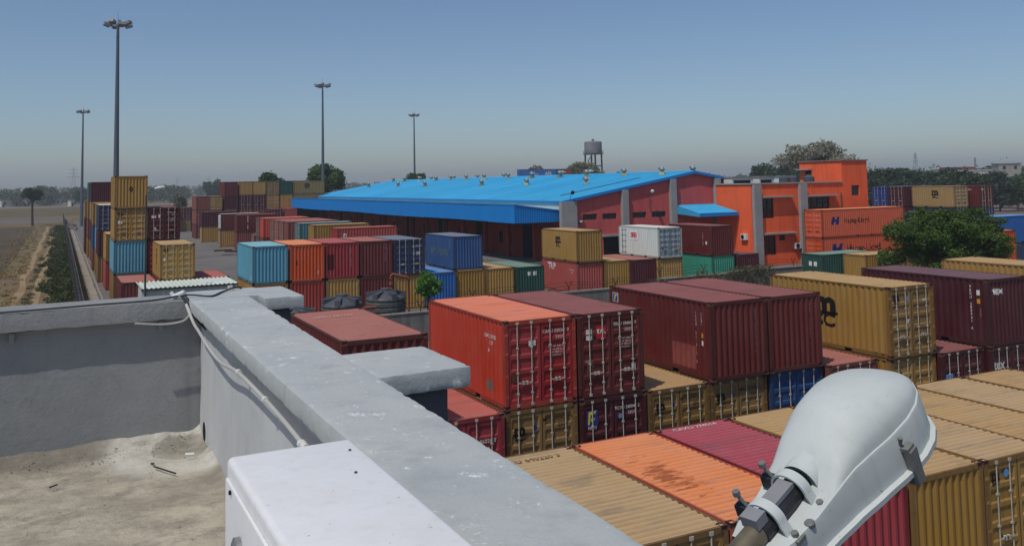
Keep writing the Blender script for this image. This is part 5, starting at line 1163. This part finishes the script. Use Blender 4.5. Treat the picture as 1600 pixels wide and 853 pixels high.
for x in (-.22, .55):
    o = thing('coping_bracket', 'small grey bracket under the left coping, '+('left' if x < 0 else 'right')+' one', 'bracket', (x, 5.70, 8.47)); MB().box(-.012, -.02, 0, .012, .03, .055).build('bracket_plate', COPD, o)
# white steel box on the inside of the parapet
bx = thing('electrical_box', 'white painted steel electrical box standing inside the right parapet', 'electrical box', (0, 0, 0))
BOXM = enamel('box_enamel', rgb(228,228,228), .5)
def bevel_box(x0, y0, z0, x1, y1, z1, bw_=.008, seg=3):
    bm = bmesh.new(); bmesh.ops.create_cube(bm, size=1, matrix=Matrix.Translation(((x0+x1)/2, (y0+y1)/2, (z0+z1)/2)) @ Matrix.Diagonal((x1-x0, y1-y0, z1-z0, 1)))
    bmesh.ops.bevel(bm, geom=bm.edges[:], offset=bw_, segments=seg, affect='EDGES', profile=.5); me = bpy.data.meshes.new('bevel_box'); bm.to_mesh(me); bm.free()
    me.polygons.foreach_set('use_smooth', [True]*len(me.polygons)); 
    try: me.set_sharp_from_angle(angle=R(50))
    except Exception: pass
    return me
obj('casing', bevel_box(.345, .9, 8.05, .632, 2.12, 8.70, .014, 4), BOXM, bx)
obj('door_panel', bevel_box(.337, .93, 8.08, .3448, 2.085, 8.665, .003, 2), BOXM, bx)
lt = MB().lathe([(.030, 0), (.030, .012), (.022, .016)], 20).build('latch', flat('latch_steel', rgb(150,150,152), .3, .6), bx); lt.location = (.337, 1.90, 8.57); lt.rotation_euler = (0, R(-90), 0)
o = MB().lathe([(.016, .016), (.014, .022)], 14).build('latch_slot', DARK, lt)
o = MB().lathe([(.005, 0), (.005, .004)], 8).build('rivet', DARK, bx); o.location = (.336, 2.01, 8.655); o.rotation_euler = (0, R(-90), 0)
MB().box(.40, 1.0, FZ, .44, 1.04, 8.06).box(.56, 1.0, FZ, .60, 1.04, 8.06).box(.40, 2.0, FZ, .44, 2.04, 8.06).box(.56, 2.0, FZ, .60, 2.04, 8.06).build('stand', POLE, bx)
for x, y in ((.60, 2.02), (.565, 1.86)): MB().lathe([(.004, 0), (.003, .003)], 8, x, y, 8.70).build('screw', POLE, bx)

# street lamp on its arm in front of the parapet
la = thing('lamp_on_arm', 'large grey white street lamp head clamped on a pipe over the containers', 'street lamp', (0, 0, 0))
LP0 = Vector((1.308, 1.410, 8.604)); LX = Vector((.895, .175, .40)).normalized(); LZ = (Vector((0, 0, 1))-LX*LX.z).normalized(); LY = LZ.cross(LX)
LM = Matrix((LX, LY, LZ)).transposed().to_4x4() @ Matrix.Scale(.82, 4); LM.translation = LP0+LX*.0573
la.matrix_world = LM
LG = enamel('lamp_enamel', rgb(194,199,196), .5)
def outline(x):      # half width of the plan
    pts = [(-.17, .072), (-.12, .088), (-.02, .098), (.08, .112), (.18, .131), (.28, .149), (.36, .154), (.42, .147), (.47, .128), (.51, .095), (.535, .055), (.545, .001)]
    for (a_, wa), (b_, wb) in zip(pts, pts[1:]):
        if x <= b_: t = max(0, (x-a_)/(b_-a_)); t = t*t*(3-2*t)*.35+t*.65; return wa+(wb-wa)*t
    return .001
def hdome(x): return max(0.0, .118*min(1, max(0, (x-.04)/.18))**.8*(1-max(0, (x-.26)/.285)**2.4))
xs_ = [-.17+.715*(1-math.cos(math.pi*i/44))/2 for i in range(45)]
def loft(xs, sec, closed=False):
    m = MB(); S_ = [sec(x) for x in xs]; k = len(S_[0])
    m.add([(x, y, z) for x, se in zip(xs, S_) for y, z in se], [(i*k+j, i*k+j+1, (i+1)*k+j+1, (i+1)*k+j) for i in range(len(xs)-1) for j in range(k-1)]+([(i*k+k-1, i*k, (i+1)*k, (i+1)*k+k-1) for i in range(len(xs)-1)] if closed else [])); return m
def top_sec(x):
    w_, h = outline(x), hdome(x); out = []
    zc = .014+.030*min(1, max(0, (x+.02)/.16)); rim = w_*.90
    out += [(-w_, -.055), (-w_*.985, -.03), (-w_*.955, zc-.006), (-w_*.93, zc+.003)]
    for i in range(0, 15):
        a_ = math.pi*i/14; out.append((-rim*math.cos(a_), zc+.004+h*.80*math.sin(a_)**.85))
    out += [(w_*.93, zc+.003), (w_*.955, zc-.006), (w_*.985, -.03), (w_, -.055)]; return out
loft(xs_, top_sec).build('upper_shell', LG, la, smooth=True)
def fl_sec(x):
    w_ = outline(x)+.006; return [(-w_-.008, -.058), (-w_-.008, -.072), (-w_+.012, -.085), (w_-.012, -.085), (w_+.008, -.072), (w_+.008, -.058), (w_-.012, -.054), (-w_+.012, -.054)]
loft(xs_, fl_sec, True).build('rim_flange', LG, la, smooth=True)
def lens_sec(x):
    w_ = outline(x)*.82; h = .075*min(1, max(0, (x-.05)/.12))*(1-max(0, (x-.3)/.2)**2 if x < .5 else 0); return [(w_*math.cos(math.pi*i/10), -.086-h*math.sin(math.pi*i/10)) for i in range(11)]
loft([x for x in xs_ if .05 < x < .49], lens_sec).build('lens', flat('lens', rgb(150,156,158), .2, 0, .05), la, smooth=True)
def neck_sec(x):
    t = max(0, min(1, (x-.05)/.19)); r_ = .047; zc = .03+.012*t; return [(r_*1.12*math.cos(math.pi*i/14), zc+r_*(1.1-.2*t)*math.sin(math.pi*i/14)) for i in range(15)]
nk = loft([.045+.02*i for i in range(9)], neck_sec); nk.build('neck', LG, la, smooth=True)
g = MB().lathe([(.036, 0), (.036, .002)], 18).build('neck_gasket', GASKET, la); g.location = (.046, 0, .034); g.rotation_euler = (0, R(90), 0)
RUSTY = flat('galvanised_pipe', rgb(128,118,98), .5, .5, .35, 14); DKS = flat('dark_clamp', rgb(56,56,60), .5, .3, .25, 20)
MB().tube((-.62, 0, .034), (-.145, 0, .034), .030, n=18).build('arm_pipe', RUSTY, la, smooth=True); MB().tube((-.15, 0, .034), (.048, 0, .034), .033, n=14).build('spigot', DKS, la)
MB().box(-.085, -.022, .062, .0, .022, .074).build('spigot_pad', flat('pad_grey', rgb(128,128,130), .5), la); MB().box(-.165, -.024, .058, -.125, .024, .086).build('spigot_pad', MATS['pad_grey'], la)
LBOLT = flat('lamp_bolt', rgb(128,128,124), .5, .3, .2, 30)
for xk in (-.105, .012):
    m = MB(); k = 14; pts = [(-.060, .006), (-.052, .03)]+[(-.046*math.cos(math.pi*i/k), .038+.046*math.sin(math.pi*i/k)) for i in range(k+1)]+[(.052, .03), (.060, .006)]
    outer = [(p[0]*1.10, p[1]+(.005 if p[1] > .03 else 0)) for p in pts]; n_ = len(pts)
    vs = [(xk+dx, p[0], p[1]) for dx in (-.014, .014) for p in pts]+[(xk+dx, p[0], p[1]) for dx in (-.014, .014) for p in outer]
    fs = []
    for i in range(n_-1): fs += [(i, i+1, n_+i+1, n_+i), (2*n_+i, 2*n_+i+1, 3*n_+i+1, 3*n_+i), (i, i+1, 2*n_+i+1, 2*n_+i), (n_+i, n_+i+1, 3*n_+i+1, 3*n_+i)]
    st = m.add(vs, fs).build('clamp_strap', LG, la, smooth=True)
    for sy in (-1, 1):
        MB().box(xk-.016, sy*.074-.017, .004, xk+.016, sy*.074+.017, .016).build('clamp_foot', LBOLT, st)
        MB().lathe([(.0095, 0), (.0095, .012)], 6, xk, sy*.074, .016).build('bolt', LBOLT, st)
    MB().tube((xk, .050, .06), (xk-.006, .066, .094), .005, n=6).build('bolt', LBOLT, st); b2 = MB().lathe([(.010, 0), (.010, .012)], 6).build('bolt_head', LBOLT, st); b2.location = (xk-.006, .066, .092)
    MB().box(xk-.012, .046, .030, xk+.012, .082, .062).build('clamp_block', DKS, st)
MB().lathe([(.012, 0), (.013, .010), (.009, .014)], 14, -.055, -.083, .010).build('earth_stud', LBOLT, la)
o = MB().box(-.016, -.010, -.11, .016, .012, -.012).box(-.016, -.004, -.016, .016, .03, -.004).build('latch_clip', LBOLT, la); o.location = (.30, -outline(.30)-.013, .012)
MB().tube((.292, -outline(.3)+.012, .0), (.292, -outline(.3)-.0, .035), .006, n=6).build('latch_pin', LBOLT, la)
# lower end of the arm, bracketed to the outer face of the wall
ar = MB(); e0 = LP0+LX*(.0573-.60*.82)+LZ*.028
MB().tube((0, 0, 0), (0, 0, 0.1), .04).mesh('tmp')
pb = thing('lamp_arm_bracket', 'steel bracket fixing the lamp pipe to the outer wall', 'bracket', (0, 0, 0))
MB().path([(e0.x+.02, e0.y, e0.z+.01), (e0.x-.01, e0.y, e0.z-.05), (e0.x-.01, e0.y, e0.z-.5)], .031, 10).build('riser', RUSTY, pb); MB().box(e0.x-.3, e0.y-.06, e0.z-.5, e0.x-.0, e0.y+.06, e0.z-.46).build('bracket_plate', POLE, pb)

# ================================================================== MASTS
MAST = flat('mast_galvanised', rgb(96,102,110), .55, .3, .12, .3)
def mast(label, x, y, h=30):
    t = thing('high_mast_light', label, 'light mast', (x, y, 0), 0, 'high mast lights')
    m = MB(); m.path([(0, 0, 0), (0, 0, h*.33), (0, 0, h*.66), (0, 0, h)], [.42, .34, .25, .16], 12); m.build('pole', MAST, t, smooth=True)
    MB().lathe([(.55, 0), (.55, .08)], 12).build('base_plate', MAST, t)
    m = MB(); n_ = 20; m.path([(1.0*math.cos(2*math.pi*i/n_), 1.0*math.sin(2*math.pi*i/n_), h-.2) for i in range(n_+1)], .05, 5)
    for i in range(4): a_ = i*math.pi/2; m.tube((0, 0, h-.2), (math.cos(a_), math.sin(a_), h-.2), .045, n=5)
    rg_ = m.build('lamp_ring', MAST, t)
    for i in range(8):
        a_ = 2*math.pi*i/8+.2; ca_, sa_ = math.cos(a_), math.sin(a_)
        o = MB().box(-.12, -.36, -.28, .62, .36, .08).build('floodlight', flat('floodlight', rgb(138,140,142), .5, .2), rg_); o.location = (1.05*ca_, 1.05*sa_, h-.1+(.22 if i % 2 else -.1)); o.rotation_euler = (0, R(-18), a_)
    MB().tube((0, 0, h), (0, 0, h+1.6), .03, .012, n=5).build('lightning_rod', MAST, t); MB().lathe([(.16, 0), (.2, .2), (.1, .42)], 8, .15, 0, h+.15).build('winch_hood', MAST, t); return t
mast('tallest light mast behind the four high container tower', 6.3, 120.5); mast('light mast far left behind the boundary wall stacks', 5.4, 259.0)
mast('light mast in front of the round tree by the tall stacks', 48.3, 180.5); mast('light mast rising behind the blue warehouse roof', 95.0, 251.0)

# ================================================================== TREES
rg = random.Random(77); spr = []
for k in range(46):      # loose sprays breaking the outline
    a_ = rg.uniform(0, 6.28); u_ = rg.uniform(-.7, .95); q_ = math.sqrt(1-u_*u_); f_ = rg.uniform(.95, 1.22)
    spr.append((3.5*q_*math.cos(a_)*f_, 3.5*q_*math.sin(a_)*f_, 4.7+2.35*u_*f_*.85, rg.uniform(.35, .75), rg.uniform(.35, .75), rg.uniform(.2, .4), .35))
core = [b_+(1.0+1.3*(b_[3] > 1.0),) for b_ in rblobs(2, 0, 0, 4.7, 3.4, 3.4, 2.3, 40, .29)+[(-1.9, 2.3, 5.4, 1.2, 1.1, .8), (2.2, -1.8, 4.4, 1.3, 1.2, .9), (.2, .2, 6.3, 1.5, 1.3, .7), (3.4, -3.0, 3.1, .9, .9, .5), (-2.3, 2.8, 3.6, 1.1, 1.0, .7)]]
tree('big bushy green tree in front of the long orange containers', (53.0, 40.1, 0), 2.6, .22, core+spr, 64000, .085, LEAF_T, 31, shell=.3)
tree('round green tree behind the light mast beside the warehouse', (52.0, 192, 0), 5.5, .5, rblobs(8, 0, 0, 10.6, 4.9, 4.9, 3.9, 24, .33), 5600, .34, LEAF_T, 12, shell=.3)
tree('smaller dark tree behind the tall stacks', (43.0, 205, 0), 5, .35, rblobs(9, 0, 0, 10.3, 3.0, 3.0, 2.4, 9, .5), 2600, .4, LEAF_G, 13)
tree('low tree top showing over the far end of the blue ridge', (90.0, 236, 0), 6, .35, rblobs(10, 0, 0, 10.2, 3.6, 3.6, 2.2, 9, .5), 2200, .42, LEAF_G, 14)
tree('large pale dusty tree behind the office stair tower', (146, 142, 0), 6, .5, rblobs(11, 0, 0, 12.6, 8.2, 8.2, 4.4, 26, .33), 9000, .30, LEAF_P, 15, shell=.3)
tree('olive tree left of the water tower', (168, 305, 0), 6, .5, rblobs(16, 0, 0, 12, 7.5, 7.5, 3.6, 14, .4), 4000, .55, LEAF_O, 16)
tree('olive tree in front of the water tower', (186, 302, 0), 6, .5, rblobs(17, 0, 0, 12.4, 8, 8, 4.0, 16, .4), 4800, .55, LEAF_O, 17)
tree('lone dark tree with a bare trunk in the field at left', (-6.2, 275, 0), 6.2, .34, rblobs(18, 0, 0, 8.3, 3.3, 3.3, 2.5, 16, .33), 1900, .30, LEAF_D, 18, shell=.3)
tree('small scrubby tree in the field behind the far group', (30.0, 262, 0), 2.6, .2, rblobs(19, 0, 0, 5.2, 2.2, 2.2, 2.6, 9, .45), 1500, .3, LEAF_O, 19)
tree('bushy dark tree at the edge of the left fields', (14, 560, 0), 3, .4, rblobs(20, 0, 0, 6.5, 6, 6, 4.2, 10, .5), 2200, .8, LEAF_D, 20)
tree('dark tree in the left fields beside the pylon', (-9, 690, 0), 3, .4, rblobs(22, 0, 0, 7.5, 7, 7, 5, 10, .5), 2200, .9, LEAF_D, 22)
tree('pair crowned dark tree beyond the fields behind the tall stacks', (83, 560, 0), 3, .4, rblobs(23, 0, 0, 8.5, 6, 6, 6, 10, .5), 2200, .8, LEAF_D, 23)
tree('dark green tree peeping over the blue roof right of the water tower', (222, 330, 0), 6, .4, rblobs(24, 0, 0, 10.2, 3, 3, 2.2, 7, .5), 1200, .5, LEAF_G, 24)
# treeline on the right: one prototype per habit, copied
RG = 'treeline beyond the yard on the right'
protos = [tree('dark green tree in the treeline beyond the yard on the right', (0, 0, 0), 3.5, .4, rblobs(40+i, 0, 0, 7.0+i*.6, 6.2, 6.2, 5.2, 14, .42), 3600, .55, (LEAF_D, LEAF_G, LEAF_D)[i], 40+i, RG) for i in range(3)]
rg = random.Random(9); k = 0
for i, azd in enumerate(np.linspace(47.4, 58.5, 26)):
    for row in (0, 1):
        if row and i % 2: continue
        dist = 255+95*row+rg.uniform(-18, 18); p = protos[k % 3]; o = p if k < 3 else copy_tree(p); k += 1
        a_ = R(azd+rg.uniform(-.25, .25)); o.location = (dist*math.sin(a_), dist*math.cos(a_), 0); o.rotation_euler = (0, 0, rg.uniform(0, 6)); q = rg.uniform(.55, .95)*(1.0 if row else .88)*(0.86 if azd > 55 else 1); o.scale = (q*1.1, q*1.1, q)
for i, azd in enumerate((39.6, 41.3, 42.6, 43.6, 44.4)):
    o = copy_tree(protos[i % 3]); a_ = R(azd); dist = 300; o.location = (dist*math.sin(a_), dist*math.cos(a_), 0); o.rotation_euler = (0, 0, i); q = (.6, .75, .95, 1.05, .9)[i]; o.scale = (q, q, q*1.05)
    tag(o, ('first', 'second', 'third', 'fourth', 'fifth')[i]+' dark tree from the warehouse gable showing above the office roof', 'tree', 'trees behind the office roof')
# far woods that read as one mass
def far_wood(label, a0, a1, d0, d1, n_, hmin, hmax, mat, seed, nl):
    rg_ = np.random.default_rng(seed); bl = []
    for k_ in range(n_):
        a_ = R(rg_.uniform(a0, a1)); d = rg_.uniform(d0, d1); h = rg_.uniform(hmin, hmax); r_ = h*rg_.uniform(.35, .7)
        bl.append((d*math.sin(a_), d*math.cos(a_), h*.52, r_, r_, h*.5, 1.0))
    o = obj('far_wood', leaf_mesh('far_wood', bl, nl, 1.1, .8, seed, .3), mat); tag(o, label, 'woodland', kind='stuff')
LEAF_F = leaf_mat('leaf_far', rgb(62,70,52), rgb(84,90,66))
far_wood('hazy belt of trees beyond the fields at left', -7, 7, 620, 900, 230, 7, 13, LEAF_F, 51, 26000); far_wood('hazy belt of trees beyond the fields in the middle distance', 3, 26, 900, 1250, 330, 7, 14, LEAF_F, 52, 26000)
far_wood('hazy belt of trees on the horizon behind the warehouse', 24, 47, 800, 1200, 300, 8, 14, LEAF_F, 53, 20000); far_wood('hazy belt of trees on the horizon at right', 45, 64, 420, 800, 260, 8, 14, LEAF_F, 54, 26000)

# ================================================================== WATER TOWER, PYLONS, FAR BUILDINGS
STEEL = flat('tower_steel', rgb(70,72,78), .7, .1, .2); TCON = flat('tank_plate', rgb(132,132,134), .8, 0, .3, .25)
wt = thing('water_tower', 'grey cylindrical water tank on a steel frame tower behind the warehouse', 'water tower', (203, 322, 0))
MB().lathe([(3.7, 20.8), (3.75, 21), (3.75, 25.6), (3.6, 25.8), (.4, 26.2)], 28).build('tank', TCON, wt, smooth=True); MB().lathe([(.5, 26.1), (.5, 26.9)], 8).build('hatch', STEEL, wt)
MB().lathe([(4.3, 20.35), (4.3, 20.75)], 20).build('platform', STEEL, wt)
for sx in (-1, 1):
    for sy in (-1, 1): MB().tube((sx*2.7, sy*2.7, 0), (sx*2.5, sy*2.5, 20.4), .38, n=6).build('leg', STEEL, wt)
m = MB()
for z in (5, 10.5, 15.5):
    for a_, b_ in (((-1, -1), (1, -1)), ((1, -1), (1, 1)), ((1, 1), (-1, 1)), ((-1, 1), (-1, -1))): m.tube((a_[0]*2.6, a_[1]*2.6, z), (b_[0]*2.6, b_[1]*2.6, z), .2, n=4)
m.build('cross_beam', STEEL, wt)
m = MB(); z = 0; sgn = 1
while z < 19: m.tube((-2.6, -3, z), (-4.6, -3, z+2.5), .22, n=4).tube((-4.6, -3, z+2.5), (-2.6, -3, z+5), .22, n=4); z += 5
m.build('stair', STEEL, wt)
m = MB()
for i in range(20): a_ = 2*math.pi*i/20; m.tube((4.2*math.cos(a_), 4.2*math.sin(a_), 20.7), (4.2*math.cos(a_), 4.2*math.sin(a_), 21.8), .05, n=4)
m.path([(4.2*math.cos(2*math.pi*i/20), 4.2*math.sin(2*math.pi*i/20), 21.8) for i in range(21)], .05, 4); m.build('railing', STEEL, wt)
PYL = flat('pylon_steel', rgb(112,116,122), .6, .2, .1)
def pylon(label, az, d, h):
    t = thing('power_pylon', label, 'pylon', (d*math.sin(R(az)), d*math.cos(R(az)), 0), 0, 'power pylons on the horizon'); m = MB(); r_ = .16
    def at_h(z): return 3.6*(1-z/h*.86) if z < h*.7 else 3.6*.4*(1-(z-h*.7)/(h*.3)*.9)
    lv = [h*i/9 for i in range(10)]
    for sx in (-1, 1):
        for sy in (-1, 1): m.path([(sx*at_h(z), sy*at_h(z), z) for z in lv], r_, 4)
    for z0, z1 in zip(lv, lv[1:]):
        for s1, s2 in (((-1, -1), (1, -1)), ((1, -1), (1, 1)), ((1, 1), (-1, 1)), ((-1, 1), (-1, -1))):
            m.tube((s1[0]*at_h(z0), s1[1]*at_h(z0), z0), (s2[0]*at_h(z1), s2[1]*at_h(z1), z1), r_*.6, n=3).tube((s2[0]*at_h(z0), s2[1]*at_h(z0), z0), (s1[0]*at_h(z1), s1[1]*at_h(z1), z1), r_*.6, n=3)
    m.build('lattice', PYL, t); m = MB()
    for z, w_ in ((h*.68, 8), (h*.80, 6.5), (h*.91, 5)):
        for sx in (-1, 1): m.tube((0, 0, z+.8), (sx*w_, 0, z), r_, n=4).tube((0, 0, z-.6), (sx*w_, 0, z), r_, n=4)
    m.build('cross_arm', PYL, t); return t
pylon('power pylon left of the light masts on the horizon', .75, 1300, 40); pylon('power pylon behind the lamp beside the tower', 6.35, 2500, 40); pylon('power pylon left of the tall stacks on the horizon', 8.15, 2500, 40); pylon('power pylon above the treeline at right', 51.4, 1400, 41)
ch = thing('chimney', 'thin brick kiln chimney on the right horizon', 'chimney', (1500*math.sin(R(54.5)), 1500*math.cos(R(54.5)), 0)); MB().tube((0, 0, 0), (0, 0, 32), 1.8, 1.1, n=12).build('stack', flat('kiln_brick', rgb(112,84,76), .9), ch); MB().lathe([(1.35, 31.2), (1.35, 32.2)], 12).build('rim', flat('kiln_rim', rgb(90,70,66), .9), ch)
def house(label, az, d, a_, b_, h, wall, roof, floors=1, name='house', cat='house'):
    t = thing(name, label, cat, (d*math.sin(R(az)), d*math.cos(R(az)), 0), R(-az)+.3)
    MB().box(-a_/2, -b_/2, 0, a_/2, b_/2, h).build('wall', wall, t); MB().box(-a_/2-.3, -b_/2-.3, h+.002, a_/2+.3, b_/2+.3, h+.35).build('roof', roof, t)
    for f in range(floors):
        for k_ in range(max(2, int(a_/3.5))):
            x = -a_/2+a_*(k_+.5)/max(2, int(a_/3.5)); z = h/floors*f+h/floors*.35
            MB().box(x-.5, -b_/2-.05, z, x+.5, -b_/2-.004, z+h/floors*.4).build('window', DARK, t)
    MB().box(-a_/2+.6, -b_/2-.05, 0, -a_/2+1.6, -b_/2-.004, 2.0 if h > 2.4 else h*.7).build('door', DARK, t); return t
WH = flat('limewash', rgb(196,192,184), .9, 0, .1, .2); RR = flat('red_roof', rgb(166,70,54), .9, 0, .15); GC_ = flat('raw_concrete', rgb(150,146,140), .9, 0, .2, .2)
for i, (az, d, a_, h) in enumerate(((-2.4, 640, 12, 4), (-1.6, 660, 10, 3.6), (-1.0, 640, 16, 4.2), (-.3, 650, 9, 3.6), (1.0, 600, 10, 3.4), (2.0, 640, 14, 3.6))):
    house('small white farm building in the left treeline, number %s from the left' % 'one two three four five six'.split()[i], az, d, a_, 6, h, WH, GC_)
house('red roofed building above the treeline on the right', 53.55, 520, 14, 10, 12.2, flat('brick_far', rgb(150,92,70), .9), RR, 3); house('grey unfinished block of flats on the right horizon', 56.05, 400, 8, 8, 12.6, GC_, GC_, 4, 'apartment_block', 'building'); house('low white shed between trees on the right horizon', 54.3, 420, 26, 8, 10.2, WH, WH, 1)
t = house('second storey flat behind the grey block at the right horizon', 55.75, 430, 5, 6, 10.8, GC_, GC_, 4, 'apartment_block', 'building')

# ================================================================== HAZE
HAZE = 0.00040
m = MB().box(-2850, -2850, -1.0, 2850, 2850, 45); hz = m.build('haze', None); tag(hz, 'thin pale haze filling the air over the plain', 'haze', kind='stuff')
hm = bpy.data.materials.new('haze_air'); hm.use_nodes = True; n_ = hm.node_tree; n_.nodes.remove(n_.nodes['Principled BSDF'])
pv = n_.nodes.new('ShaderNodeVolumePrincipled'); pv.inputs['Color'].default_value = (.90, .955, 1.0, 1); pv.inputs['Density'].default_value = HAZE; pv.inputs['Anisotropy'].default_value = 0.2
n_.links.new(pv.outputs[0], n_.nodes['Material Output'].inputs['Volume']); hz.data.materials.append(hm)
